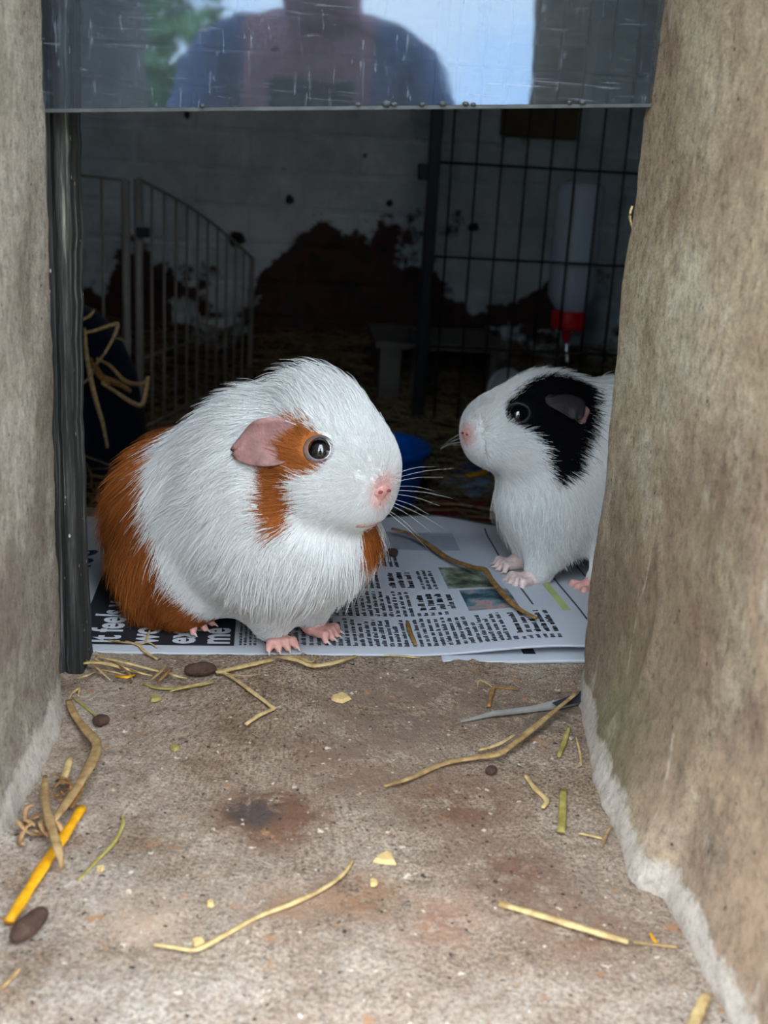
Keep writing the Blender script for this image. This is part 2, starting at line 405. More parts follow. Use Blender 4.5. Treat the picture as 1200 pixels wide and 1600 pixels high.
def x_right(y, z):
    xb = np.interp(y, RB[:, 0], RB[:, 1]); xu = np.interp(z, RE[:, 0], RE[:, 1]); wf = sstep(-.16, -.05, y)
    xu = xu * wf + (.1478 + .0022 * fbm((5, y * .7, z * .7), 9)) * (1 - wf)
    k = math.exp(-(max(z, 0) / .034) ** 1.2)
    x = xu + (xb - xu) * k + .0008 * fbm((2.3, y, z), 22) + .0005 * fbm((1, y, z), 110, 3) + .0013 * k * fbm((4, y, z), 70, 3)
    x -= .0018 * math.exp(-((y + .105 + .05 * math.sin(z * 22)) / .004) ** 2) * math.exp(-((z - .06) / .06) ** 2)
    return x + .0012 * sstep(-.049, -.045, y)
ysr = np.concatenate([np.arange(-.355, -.23, .005), np.arange(-.23, -.05, .003), [-.050, -.048, -.0465, -.0455]])[::-1]
reveal('wall_right', 1, ysr, zs, x_right, 1.3, -.36, -.045, m_jamb_r, 'tan and grey rendered stone wall with a chipped base')
# sill: uneven stone slab
xs_ = np.arange(-.135, .1751, .0026); ys_ = np.arange(-.40, .021, .0026)
V = [(x, y, .0011 * fbm((x, y, 2), 30, 4) + .0007 * fbm((x, y, 9), 130, 3) - .012 * sstep(-.37, -.40, y)) for y in ys_ for x in xs_]
nx = len(xs_)
F = [(j*nx+i, j*nx+i+1, (j+1)*nx+i+1, (j+1)*nx+i) for j in range(len(ys_)-1) for i in range(nx-1)]
tag(obj('stone_sill', V, F, m_sill), 'worn stone sill with rusty stains in front of the newspaper', 'sill', kind='structure')
tag(box('sill_base', (-1.1, -.385, -.7), (1.3, -.02, -.0135), m_sill), 'masonry under the stone sill', 'wall', kind='structure')
tag(box('platform', (-.40, -.02, FLOOR_Z), (.52, .245, -.0025), m_sill), 'stone ledge under the newspapers inside the opening', 'ledge', kind='structure')
tag(box('lintel', (-1.1, -.36, .92), (1.3, -.045, 1.3), m_jamb_l), 'stone lintel above the opening', 'wall', kind='structure')
tag(box('floor', (-1.1, -.02, -.2), (1.3, 2.0, FLOOR_Z), m_floor), 'dark earth floor of the shed', 'floor', kind='structure')
tag(box('ceiling', (-1.1, -.36, 1.25), (1.3, 2.0, 1.3), m_dark_plaster), 'dark ceiling of the shed', 'ceiling', kind='structure')
tag(box('wall_side_1', (-1.15, -.36, -.2), (-1.1, 2.0, 1.3), m_dark_plaster), 'dark side wall of the shed by the wire fence', 'wall', kind='structure')
tag(box('wall_side_2', (1.3, -.36, -.2), (1.35, 2.0, 1.3), m_dark_plaster), 'dark side wall of the shed behind the cage', 'wall', kind='structure')
wb = box('wall_back', (-1.1, 1.9, -.2), (1.3, 2.0, 1.3), m_brick); tag(wb, 'lime-washed brick wall with peeled patches at the back of the shed', 'wall', kind='structure')
bm_brick = None
for j in range(12):
    for i in range(-6, 6):
        x = .10 + i * .225 + (.1125 if j % 2 else 0); z = FLOOR_Z + .006 + j * .075
        if x < -.95 or x > 1.05: continue
        if bm_brick is None:
            o = MB().box((-.1075, -.007, 0), (.1075, .004, .066)).build('brick', m_brick, None); o.parent = wb
            b_ = o.modifiers.new('bevel', 'BEVEL'); b_.width = .003; b_.segments = 1
            bm_brick = o
        else:
            o = bm_brick.copy(); col.objects.link(o); o.parent = wb
        o.location = Vector((x + random.uniform(-.002, .002), 1.9 + random.uniform(-.0015, .0015), z)) - wb.location
        o.rotation_euler = (random.uniform(-.01, .01), random.uniform(-.006, .006), random.uniform(-.008, .008))
# dark timber guide at the side of the opening
V = []; F = []
pz = np.linspace(0.0, .70, 90)
for z in pz:
    r = .0012 * fbm((8, 1, z), 35, 4); xr = np.interp(z, [0, .02, .05, .115, .2, .31, .7], [-.1030, -.1034, -.1046, -.1052, -.1043, -.1031, -.103]) + r
    V += [(-.15, -.020, z), (-.15, -.046, z), (-.1135 + r, -.0462 + r, z), (-.1120, -.0440, z), (-.1100 + r, -.0465, z), (xr - .001, -.0455, z), (xr, -.0440, z), (xr + .0004, -.020, z)]
for i in range(89):
    F += [(i*8+k, i*8+(k+1) % 8, (i+1)*8+(k+1) % 8, (i+1)*8+k) for k in range(8)]
F += [tuple(range(8))[::-1], tuple(range(89*8, 90*8))]
tag(obj('trim_1', V, F, m_wood_dark, smooth=False), 'weathered dark timber upright beside the stone opening', 'post', kind='structure')

# sheet of clear plastic that slides down over the opening
def plexi_mat():
    m, t, b = new_mat('scratched_clear_plastic'); g = NT(t); t.nodes.remove(b)
    tr = t.nodes.new('ShaderNodeBsdfTransparent'); tr.inputs['Color'].default_value = (.86, .90, .95, 1)
    gl = t.nodes.new('ShaderNodeBsdfGlossy'); gl.inputs['Roughness'].default_value = .035; gl.inputs['Color'].default_value = (.58, .77, 1, 1)
    df = t.nodes.new('ShaderNodeBsdfDiffuse'); df.inputs['Color'].default_value = (.62, .70, .80, 1)
    fr = t.nodes.new('ShaderNodeFresnel'); fr.inputs['IOR'].default_value = 1.62
    bp = t.nodes.new('ShaderNodeBump'); bp.inputs['Strength'].default_value = .10; bp.inputs['Distance'].default_value = .002
    t.links.new(g.noise(14, 3, .5), bp.inputs['Height']); t.links.new(bp.outputs['Normal'], gl.inputs['Normal'])
    m1 = t.nodes.new('ShaderNodeMixShader'); m2 = t.nodes.new('ShaderNodeMixShader'); out = t.nodes['Material Output']
    t.links.new(fr.outputs['Fac'], m1.inputs['Fac']); t.links.new(tr.outputs[0], m1.inputs[1]); t.links.new(gl.outputs[0], m1.inputs[2])
    # hair-line scratches and dust
    s1 = g.mask(g.noise(30, 2, .5, g.mapped((1, 1, 26)), 1.5), .66, .70); s2 = g.mask(g.noise(26, 2, .5, g.mapped((30, 1, 3), (4, 0, 2)), 1.2), .66, .71)
    sc = g.math('ADD', g.math('MULTIPLY', g.math('ADD', s1, s2), .12), .02)
    t.links.new(sc, m2.inputs['Fac']); t.links.new(m1.outputs[0], m2.inputs[1]); t.links.new(df.outputs[0], m2.inputs[2])
    t.links.new(m2.outputs[0], out.inputs['Surface']); return m
m_plexi = plexi_mat()
pa = np.array([-.113, -.058, .2650]); pb = np.array([.1585, -.058, .2830])
ex = (pb - pa) / np.linalg.norm(pb - pa); ez = np.array([-ex[2], 0, ex[0]]); ey = np.array([0, 1.0, 0])
Lp = np.linalg.norm(pb - pa)
def plexi_box(x0, x1, z0, z1, y0, y1):
    mb = MB().box((0, 0, 0), (1, 1, 1)); u = mb.v[0]
    mb.v[0] = pa + np.outer(x0 + u[:, 0] * (x1 - x0), ex) + np.outer(y0 + u[:, 1] * (y1 - y0), ey) + np.outer(z0 + u[:, 2] * (z1 - z0), ez); return mb
plx = empty('plastic_shutter', pa)
tag(plx, 'clear scratched plastic sheet hanging across the top of the opening', 'shutter')
plexi_box(0, Lp, 0, .34, 0, .004).build('sheet', m_plexi, plx)
m_edge = plain('dusty_plastic_edge', (78, 82, 82), .5, .3, 90)
plexi_box(0, Lp, -.0016, -.0001, 0, .004).build('lower_edge', m_edge, plx)['label'] = 'dusty cut edge'

for px, py, r in ((316, 163, .0012), (560, 161, .0012), (604, 160, .0020), (616, 161, .0014), (660, 161, .0013), (692, 160, .0016), (728, 160, .0014), (740, 161, .0012), (890, 158, .0011), (910, 158, .0014)):
    c_ = at(px, py, y=-.0588); MB().lathe([(r * math.sin(a), -r * .7 * math.cos(a)) for a in np.linspace(.05, 3.09, 6)], c_ - [0, 0, .0005], n=8).build('grit', m_edge, plx, True)

# ground and trees outside, behind the camera (mirrored in the plastic)
m_ground = plain('outdoor_ground', (92, 96, 66), .95, .3, 3)
tag(box('ground', (-14, -14, -.75), (14, -.385, -.7), m_ground), 'grassy ground outside the shed', 'ground', kind='structure')

# ================================================================== THE GUINEA PIGS
def coat_mat(name):
    m, t, b = new_mat(name); a = t.nodes.new('ShaderNodeAttribute'); a.attribute_name = 'coat'; t.nodes.remove(b); d = t.nodes.new('ShaderNodeBsdfDiffuse')
    t.links.new(a.outputs['Color'], d.inputs['Color']); t.links.new(d.outputs[0], t.nodes['Material Output'].inputs['Surface']); return m
m_coat = coat_mat('guinea_pig_coat')
m_eye = plain('dark_eye', (8, 9, 12), .04, .05, 50, spec=.6, Coat_Weight=1.0, Coat_Roughness=.02)
m_sclera = plain('eye_white', (176, 190, 206), .12, .05, 50, spec=.5)
m_lid = plain('grey_eyelid', (92, 82, 82), .5, .15, 400, .3, 900)
m_lid_black = plain('black_eyelid', (32, 32, 36), .4, .15, 400, .3, 900)
m_ear = plain('bare_pink_ear', (158, 118, 113), .55, .38, 110, .3, 700)
m_ear_black = plain('dark_ear', (44, 40, 42), .6, .15, 200, .3, 700)
m_nostril = plain('nostril', (150, 70, 74), .6, .1, 300)
m_mouth = plain('lip', (196, 140, 134), .5, .1, 300)
m_whisker = plain('whisker', (226, 226, 224), .8, .02, 10, spec=.0)

def seg_noise(P, s, seed=0):
    """cheap smooth pseudo-noise in -1..1"""
    r = np.random.default_rng(seed); o = 0
    for k in range(5):
        d = r.normal(size=3); d /= np.linalg.norm(d); o = o + np.sin(P @ d * s * r.uniform(.6, 1.7) + r.uniform(0, 6.3))
    return o / 3.0
def inpoly(x, y, poly):
    poly = np.asarray(poly, float); ins = np.zeros(len(x), bool); j = len(poly) - 1
    for i in range(len(poly)):
        xi, yi = poly[i]; xj, yj = poly[j]
        c = ((yi > y) != (yj > y)) & (x < (xj - xi) * (y - yi) / (yj - yi + 1e-12) + xi); ins ^= c; j = i
    return ins

class Pig:
    def __init__(s, yaw, org, groups, lo, hi, label, dz):
        s.M = rotm(yaw); s.O = np.array(org, float) + [0, 0, dz]; s.g = groups
        s.fn = lambda P: field(groups, P)
        s.V, s.F, s.N = surface_nets(s.fn, lo, hi, .0021)
        s.root = empty('guinea_pig', s.O); tag(s.root, label, 'guinea pig', 'guinea pigs at the opening')
    def W(s, P): return s.O + np.asarray(P, float) @ s.M.T
    def part(s, name, V, F, mat, parent=None, smooth=True): return obj(name, s.W(V), F, mat, parent or s.root, smooth)
    def snap(s, p):
        """nearest point on the skin and its normal"""
        p = np.array(p, float); e = np.eye(3) * 1e-4
        for _ in range(12):
            d = s.fn(p[None])[0]; n = unit([s.fn((p + e[i])[None])[0] - s.fn((p - e[i])[None])[0] for i in range(3)]); p = p - n * d * .8
        return p, n
    def body(s, coat):
        o = s.part('body', s.V, s.F, m_coat); c = coat(s.V)
        a = o.data.attributes.new('coat', 'FLOAT_COLOR', 'POINT'); a.data.foreach_set('color', np.c_[c, np.ones(len(c))].ravel()); return o
    def fur(s, count, spec, coat, seed, clumps=4500, clump=.5):
        r = np.random.default_rng(seed); Q = s.V[s.F]
        area = .5 * np.linalg.norm(np.cross(Q[:, 2] - Q[:, 0], Q[:, 3] - Q[:, 1]), axis=1)
        cen = Q.mean(1); ncen = s.N[s.F].mean(1); L, flow, lift, dens = spec(cen, ncen)
        p = area * dens; p /= p.sum(); f = r.choice(len(p), count, p=p)
        u, v = r.random((2, count, 1)); q = Q[f]; nq = s.N[s.F[f]]
        bil = lambda A: (A[:, 0]*(1-u) + A[:, 1]*u)*(1-v) + (A[:, 3]*(1-u) + A[:, 2]*u)*v
        P = bil(q); N = bil(nq); N /= np.linalg.norm(N, axis=1)[:, None]
        L, flow, lift, dens = spec(P, N)
        gd = r.random(count) < .10; L = L * r.uniform(.65, 1.2, count) * np.where(gd, 1.35, 1.0); lift = lift * np.where(gd, 1.5, 1.0)
        flow = flow + r.normal(size=(count, 3)) * .16 + np.stack([seg_noise(P, 160, 3), seg_noise(P, 160, 4), seg_noise(P, 160, 5)], -1) * .26
        flow = flow - N * (flow * N).sum(1)[:, None]; flow /= np.maximum(np.linalg.norm(flow, axis=1), 1e-6)[:, None]
        lift = np.clip(lift * r.uniform(.5, 1.7, count), .08, 1.6)
        n = 5; pts = np.zeros((count, n, 3)); pts[:, 0] = P - N * .0006; cur = pts[:, 0].copy()
        for k in range(1, n):
            a = (lift * (1.25 - .32 * k))[:, None]; d = flow + N * np.maximum(a, .02); d /= np.linalg.norm(d, axis=1)[:, None]
            cur = cur + d * (L / (n - 1))[:, None]; pts[:, k] = cur
        # tufts: tips drift towards a neighbour's tip
        ci = r.choice(count, min(clumps, count), replace=False); kd = kdtree.KDTree(len(ci))
        for i, k in enumerate(ci): kd.insert(Vector(P[k]), i)
        kd.balance(); near = np.array([ci[kd.find(Vector(x))[1]] for x in P])
        off = (pts[near] - P[near][:, None]) * (L / L[near])[:, None, None] + P[near][:, None] - pts
        wt = (np.linspace(0, 1, n) ** 1.6 * clump)[None, :, None] * r.uniform(.3, 1.1, (count, 1, 1)); pts = pts + off * wt
        for k in range(1, n):                     # keep every hair outside the skin
            d = s.fn(pts[:, k]); m = d < .0004 * k; pts[m, k] += N[m] * (.0004 * k - d[m])[:, None]
        pts[..., 2] = np.maximum(pts[..., 2], .0006)
        c0 = coat(P + r.normal(size=P.shape) * .0012); c = c0 * np.where(c0[:, :1] > .6, r.uniform(.78, 1.07, (count, 1)), r.uniform(.62, 1.30, (count, 1)))
        cu = bpy.data.hair_curves.new('fur'); cu.add_curves([n] * count)
        wp = (s.W(pts.reshape(-1, 3)) - s.O).astype(np.float32)
        cu.points.foreach_set('position', wp.ravel())
        rad = (np.clip(L / .009, .45, 1)[:, None] * np.array([.00013, .00013, .00011, .00008, .00003])).astype(np.float32).ravel()
        (cu.attributes.get('radius') or cu.attributes.new('radius', 'FLOAT', 'POINT')).data.foreach_set('value', rad)
        cu.attributes.new('coat', 'FLOAT_COLOR', 'CURVE').data.foreach_set('color', np.c_[np.clip(c, 0, .92), np.ones(count)].astype(np.float32).ravel())
        cu.materials.append(m_coat)
        o = bpy.data.objects.new('fur', cu); link(o, s.root, s.O); o['kind'] = 'stuff'; return o
    def eye(s, at_, rad, gaze, lidmat, sclera=True, sink=.55):
        p, n = s.snap(at_); c = p - n * rad * sink; e = MB(); prof = [(rad * math.sin(a), -rad * math.cos(a)) for a in np.linspace(.02, math.pi - .02, 14)]
        e.lathe(prof, c, n, 20); ev = np.concatenate(e.v)
        eb = s.part('eye', ev, e.f, m_sclera if sclera else m_eye)
        g = unit(np.asarray(n) + np.asarray(gaze)); ir = MB(); R = rad * 1.012
        ir.lathe([(R * math.sin(a), R * math.cos(a)) for a in np.linspace(.98 if sclera else 1.3, .015, 10)], c, g, 24); s.part('iris', np.concatenate(ir.v), ir.f, m_eye, eb)
        ld = MB(); k = 24; ax = unit(np.cross(n, [0, 0, 1])); ay = np.cross(ax, n); cc = c + n * rad * .42; rr = rad * 1.0
        ld.tube([cc + rr * (ax * math.cos(a) * 1.06 + ay * math.sin(a) * .98) for a in np.linspace(0, 2 * math.pi, k + 1)], rad * .15, 8, updir=n, caps=False)
        s.part('eyelid', np.concatenate(ld.v), ld.f, lidmat, eb); return c
    def ear(s, B, D, Wd, Nout, hw, rise, cup, mat, name='ear', thick=.0009):
        B, D, Wd, Nout = [np.asarray(q, float) for q in (B, D, Wd, Nout)]; Wd = unit(Wd); Nout = unit(Nout); nu, nv = 14, 11; top = []
        for i in range(nu):
            u = i / (nu - 1); h = hw * (math.sin(math.pi * (.16 + .80 * u ** .85)) ** .7) * (1.08 - .32 * u)
            for j in range(nv):
                v = j / (nv - 1) * 2 - 1
                top.append(B + D * u + Wd * h * v + Nout * (rise * math.sin(math.pi * u * .55) + cup * (v * v - .4) * math.sin(math.pi * min(1, u * 1.1 + .1)) + .0007 * math.sin(9 * u + 5 * v)))
        top = np.array(top); bot = top - Nout * thick; V = np.vstack([top, bot]); o = nu * nv; F = []
        for i in range(nu - 1):
            for j in range(nv - 1):
                a = i*nv+j; F.append((a, a+1, a+nv+1, a+nv)); F.append((o+a, o+a+nv, o+a+nv+1, o+a+1))
        edge = [j for j in range(nv)] + [i*nv+nv-1 for i in range(1, nu)] + [(nu-1)*nv+j for j in range(nv-2, -1, -1)] + [i*nv for i in range(nu-2, 0, -1)]
        for a, b in zip(edge, edge[1:] + edge[:1]): F.append((a, a+o, b+o, b))
        return s.part(name, V, F, mat)
    def paw(s, pos, ang, sc=1.0, toes=4, mat=None):
        M = rotm(ang); pos = np.asarray(pos, float); T = lambda f, l, u: pos + M @ (np.array([f, l, u]) * sc)
        pr = [ell(T(-.002, 0, .0045), np.array([.0075, .0058, .0042]) * sc, M), cone(T(-.006, 0, .008), T(-.001, 0, .006), .0050 * sc, .0045 * sc)]
        cl = []
        for k in range(toes):
            q = (k - (toes - 1) / 2) / max(1, toes - 1) * 2; a = q * .42; b0 = T(.003, q * .0046, .0042); mid = T(.0075, q * .0062 , .0050); tip = T(.0105 - .0016 * q * q, q * .0078, .0022)
            pr += [cone(b0, mid, .0024 * sc, .0021 * sc), cone(mid, tip, .0021 * sc, .0016 * sc)]
            cl.append((tip, T(.0138 - .0016 * q * q, q * .0086, .0010)))
        V, F, N = surface_nets(lambda P: field([(.0016 * sc, pr)], P), pos + [-.018*sc, -.018*sc, -.001], pos + [.018*sc, .018*sc, .016*sc], .00085 * sc)
        V[:, 2] = np.maximum(V[:, 2], 0.0)
        p = s.part('paw', V, F, mat or m_pink)
        for a, b in cl:
            c = MB().tube(spline([a, (a + b) / 2 + [0, 0, .0004], b], 3), np.linspace(.0011, .0003, 7) * sc, 6); s.part('claw', np.concatenate(c.v), c.f, m_claw, p)
    def whiskers(s, base, dirs, name='whiskers'):
        mb = MB()
        for (b, d, ln) in dirs:
            p, n = s.snap(np.asarray(base, float)); q = np.asarray(b, float); p, n = s.snap(p + q); d = unit(unit(d) + n * .5)
            mb.tube(spline([p, p + d * ln * .5 + [0, 0, -.0004], p + d * ln + [0, 0, -.003]], 4), np.linspace(.00008, .00003, 9), 4)
        s.part(name, np.concatenate(mb.v), mb.f, m_whisker)

PAPER = .0018
# ---------------------------------------------------------------- the white and ginger one
A1 = np.radians(-42); O1 = np.array([.002, -.003, 0])
def local1(p): return (np.asarray(p, float) - O1) @ rotm(A1)
HM1 = rotm(np.radians(-5), np.radians(-15)); N1 = local1((.0410, -.0395, .0965))
def hd(f, l, u): return N1 + HM1 @ np.array([f, l, u])
FR1 = local1((-.009, -.008, 0)); FL1 = local1((.013, .006, 0)); HR1 = local1((-.058, .014, 0))
def Lz(p, z): return np.array([p[0], p[1], z])
G1 = [(.03, [ell((-.085, .004, .049), (.039, .045, .042)), ell((-.060, .002, .056), (.050, .049, .050)), ell((-.024, 0, .066), (.040, .043, .052), rotm(0, .3)),
             ell((-.018, -.002, .101), (.035, .031, .031), rotm(0, .3)), ell((.003, .001, .060), (.033, .038, .030))]),
      (.014, [ell(hd(-.047, -.001, .005), (.029, .0265, .028), HM1), ell(hd(-.032, -.001, .008), (.026, .018, .023), HM1), ell(hd(-.0155, 0, .002), (.0165, .018, .0195), HM1),
              ell(hd(-.036, .012, -.009), (.026, .018, .022), HM1), ell(hd(-.036, -.015, -.008), (.026, .018, .022), HM1), ell(hd(-.016, 0, -.013), (.0145, .013, .0105), HM1)], .008),
      (.014, [cone((-.006, -.019, .045), Lz(FR1, .011) + [-.003, 0, 0], .0165, .0078), cone((.000, .021, .045), Lz(FL1, .013) + [-.003, 0, 0], .015, .0075),
              ell((-.064, -.034, .029), (.032, .017, .027)), ell((-.064, .036, .029), (.032, .017, .027)), cone(Lz(HR1, .012) + [-.02, 0, 0], Lz(HR1, .008), .010, .006)])]
pig = Pig(A1, O1, G1, (-.15, -.07, -.002), (.085, .075, .16), 'white guinea pig with ginger rump and eye patch, sitting side-on', PAPER)
WHITE = np.array([.86, .86, .845]); RUST = np.array(lin(178, 106, 54)); RUSTD = np.array(lin(112, 60, 28)); BLACK = np.array([.006, .006, .007]); PINKC = np.array(lin(232, 180, 172))
EYE1 = np.array([.0315, -.0242, .1172])
PATCH1 = [(.0142, .1263), (.0242, .1250), (.0320, .1225), (.0370, .1120), (.0337, .1070), (.0243, .1002), (.0274, .0911), (.0218, .0770), (.0167, .0755), (.0114, .0842), (.0107, .0981), (.0089, .1160)]
def coat1(P):
    P = P + np.stack([seg_noise(P, 420, 21), seg_noise(P, 420, 22), seg_noise(P, 420, 23)], -1) * .0009
    fb = np.interp(P[:, 2], [.0, .021, .034, .054, .075, .093, .112], [-.030, -.034, -.0385, -.0470, -.0575, -.072, -.082])
    rear = P[:, 0] < fb + .002 * seg_noise(P, 130, 8)
    patch = inpoly(P[:, 0], P[:, 2], PATCH1) & (P[:, 1] < -.006)
    chin = (((P - [.040, .017, .067]) / [.012, .0125, .012]) ** 2).sum(1) < 1
    g = rear | patch | chin
    tone = np.clip(.5 + .5 * seg_noise(P, 95, 12), 0, 1)[:, None]
    c = np.where(g[:, None], RUST * (1 - .7 * tone) + RUSTD * .7 * tone, WHITE[None])
    nose = sstep(.0095, .004, np.linalg.norm((P - pN1) * [1, 1, .8], axis=1))[:, None]
    return c * (1 - nose * .8) + PINKC * nose * .8
pN1, nN1 = pig.snap((.0552, -.0029, .0973))
def spec1(P, N):
    dn = np.linalg.norm(P - pN1, axis=1); hx = (P - N1) @ HM1
    head = sstep(.078, .056, dn) * sstep(.068, .082, P[:, 2])
    crown = np.exp(-(((P - hd(-.058, 0, .034)) / [.020, .026, .018]) ** 2).sum(1))
    low = sstep(.045, .015, P[:, 2])
    away = P - (pN1 - nN1 * .012); away /= np.linalg.norm(away, axis=1)[:, None]
    back = np.stack([-1.0 + 0 * dn, .25 * np.sign(P[:, 1]), -.55 - .9 * (1 - np.abs(N[:, 2]))], -1)
    rear = sstep(-.03, -.07, P[:, 0])
    back[:, 2] -= 1.3 * rear
    chest = sstep(-.012, .015, P[:, 0])[:, None]; back = back * (1 - chest) + np.array([-.25, 0, -1.1]) * chest
    flow = away * head[:, None] + back * (1 - head)[:, None]; flow = flow / np.maximum(np.linalg.norm(flow, axis=1), 1e-6)[:, None]
    up = np.clip(crown * 1.2, 0, 1)[:, None]; flow = flow * (1 - .6 * up) + np.array([-.8, 0, .5]) * .6 * up
    L = .0040 + .0065 * sstep(.012, .05, dn); L = L * head + (.0150 + .004 * rear) * (1 - head)
    L = L + .006 * crown; leg = sstep(.046, .020, P[:, 2]) * (1 - rear); L = L * (1 - .68 * leg)
    L = np.minimum(L, np.interp(dn, [.004, .010, .022], [.0016, .0026, .02]))
    lift = .28 * head + (.27 - .09 * rear) * (1 - head) + .55 * crown; lift = lift * (.35 + .65 * sstep(.008, .024, dn))
    dens = 1 + .9 * head + .4 * crown
    de = np.linalg.norm(P - EYE1, axis=1); dens = dens * (de > .0082); dens = dens * np.where((((P - [-.003, -.033, .1140]) / [.014, .02, .010]) ** 2).sum(1) < 1, .12, 1); dens = dens * (dn > .0046)
    L = np.where(de < .013, L * .6, L)
    dens = np.where(N[:, 1] > .55, dens * .45, dens); dens = np.where(P[:, 2] < .006, dens * .3, dens)
    return L, flow, lift, dens
pig.body(coat1)
pig.fur(150000, spec1, coat1, 5)
pig.eye(EYE1, .0066, (.10, .10, .10), m_lid)
pig.ear((.0180, -.0250, .1200), (-.0265, -.0050, -.0135), (-.42, .10, 1.0), (-.15, -1, .25), .0120, .0110, .0050, m_ear)['label'] = 'bare pink drooping ear'
pig.ear((.0145, .0255, .1195), (-.0285, .0050, -.0100), (-.25, -.10, 1.0), (-.15, 1, .25), .0118, .0085, .0040, m_ear)
# nose, nostrils, lip
def nose_of(pg, p, n, sc=1.0):
    side = unit(np.cross(n, [0, 0, 1])); upv = np.cross(side, n); M = np.stack([n, side, upv], 1)
    V, F, _ = surface_nets(lambda P: field([(.002*sc, [ell(p - n * .0012*sc, np.array([.0026, .0052, .0036])*sc, M), ell(p - n*.0015*sc - upv * .004*sc, np.array([.0022, .0022, .0045])*sc, M)])], P), p - .011*sc, p + .011*sc, .0006*sc)
    o = pg.part('nose', V, F, m_pink)
    for q in (-1, 1):
        V, F, _ = surface_nets(lambda P: dist(ell(p + n * .0012*sc + side * q * .0026*sc + upv * .0006*sc, np.array([.0008, .0015, .0008])*sc, M), P), p - .006*sc, p + .006*sc, .00035*sc)
        pg.part('nostril', V, F, m_nostril, o)
    return side, upv
nose_of(pig, pN1, nN1)
mp = [pig.snap(q)[0] for q in ((.0440, -.0085, .0800), (.0470, -.004, .0790), (.0478, .001, .0795), (.0470, .005, .0800))]
mb = MB().tube(spline(mp, 5), .0017, 8); pig.part('mouth', np.concatenate(mb.v), mb.f, m_mouth)
pig.paw(Lz(FR1, 0) + [.001, 0, 0], -.45, 1.0); pig.paw(Lz(FL1, 0) + [.001, 0, 0], .25, 1.0)
pig.paw(Lz(HR1, 0) + [.002, 0, 0], .15, 1.05, 3); pig.paw((-.045, .034, 0), .1, 1.05, 3)
pig.whiskers(pN1 + [-.006, .010, -.002], [((-.003 + .003*(k % 3), 0, .010 - .0022*k), (.85 - .15*(k % 3), .75, .75 - .16*k), .019 + .005*((k * 2) % 3)) for k in range(11)])
pig.whiskers(pN1 + [-.008, -.011, -.003], [((-.002*k, 0, .004 - .003*k), (-.55, -.8, .35 - .3*k), .020 + .003*(k % 2)) for k in range(5)])

# ---------------------------------------------------------------- the white and black one
A2 = np.radians(193); O2 = np.array([.150, .096, 0])
def local2(p): return (np.asarray(p, float) - O2) @ rotm(A2)
HM2 = rotm(np.radians(4), np.radians(-6)); N2 = local2((.1015, .104, .094))
def hd2(f, l, u): return N2 + HM2 @ np.array([f, l, u])
G2 = [(.03, [ell((-.148, -.02, .056), (.046, .048, .050)), ell((-.100, -.02, .060), (.056, .050, .054)), ell((-.048, -.02, .076), (.044, .043, .051), rotm(0, .3)), ell((-.012, -.02, .060), (.029, .033, .040))]),
      (.014, [ell(hd2(-.055, 0, .006), (.030, .025, .0255), HM2), ell(hd2(-.034, 0, .005), (.028, .018, .019), HM2), ell(hd2(-.016, 0, .001), (.0160, .0150, .016), HM2),
              ell(hd2(-.042, .013, -.008), (.028, .017, .021), HM2), ell(hd2(-.042, -.013, -.008), (.028, .017, .021), HM2), ell(hd2(-.019, 0, -.010), (.0135, .0115, .0095), HM2)]),
      (.014, [cone((-.018, -.004, .045), (-.004, 0, .010), .019, .0085), cone((-.016, -.038, .045), (-.008, -.030, .012), .018, .008),
              ell((-.068, .014, .028), (.036, .018, .026)), ell((-.068, -.056, .028), (.036, .018, .026)), cone((-.050, .018, .012), (-.036, .018, .007), .010, .006)])]
pig2 = Pig(A2, O2, G2, (-.20, -.085, -.002), (.065, .05, .145), 'white guinea pig with black eye patch, half hidden behind the stone wall', PAPER)
EYE2 = np.array([.0205, .0003, .1122])
PATCH2 = [(.0275, .1141), (.0185, .1215), (.0055, .1290), (-.0069, .1345), (-.020, .136), (-.0277, .1280), (-.0245, .1155), (-.0165, .098), (-.0100, .0811), (-.0023, .0735), (.0032, .0770), (.008, .0918), (.0158, .1009), (.0254, .1064)]
pN2, nN2 = pig2.snap((.0490, -.0150, .0945))
def coat2(P):
    Q = P + np.stack([seg_noise(P, 420, 31), seg_noise(P, 420, 32), seg_noise(P, 420, 33)], -1) * .0010
    patch = inpoly(Q[:, 0], Q[:, 2], PATCH2) & (Q[:, 1] > -.0145)
    c = np.where(patch[:, None], BLACK[None], WHITE[None])
    nose = sstep(.010, .004, np.linalg.norm(P - pN2, axis=1))[:, None]
    return c * (1 - nose * .7) + PINKC * nose * .7
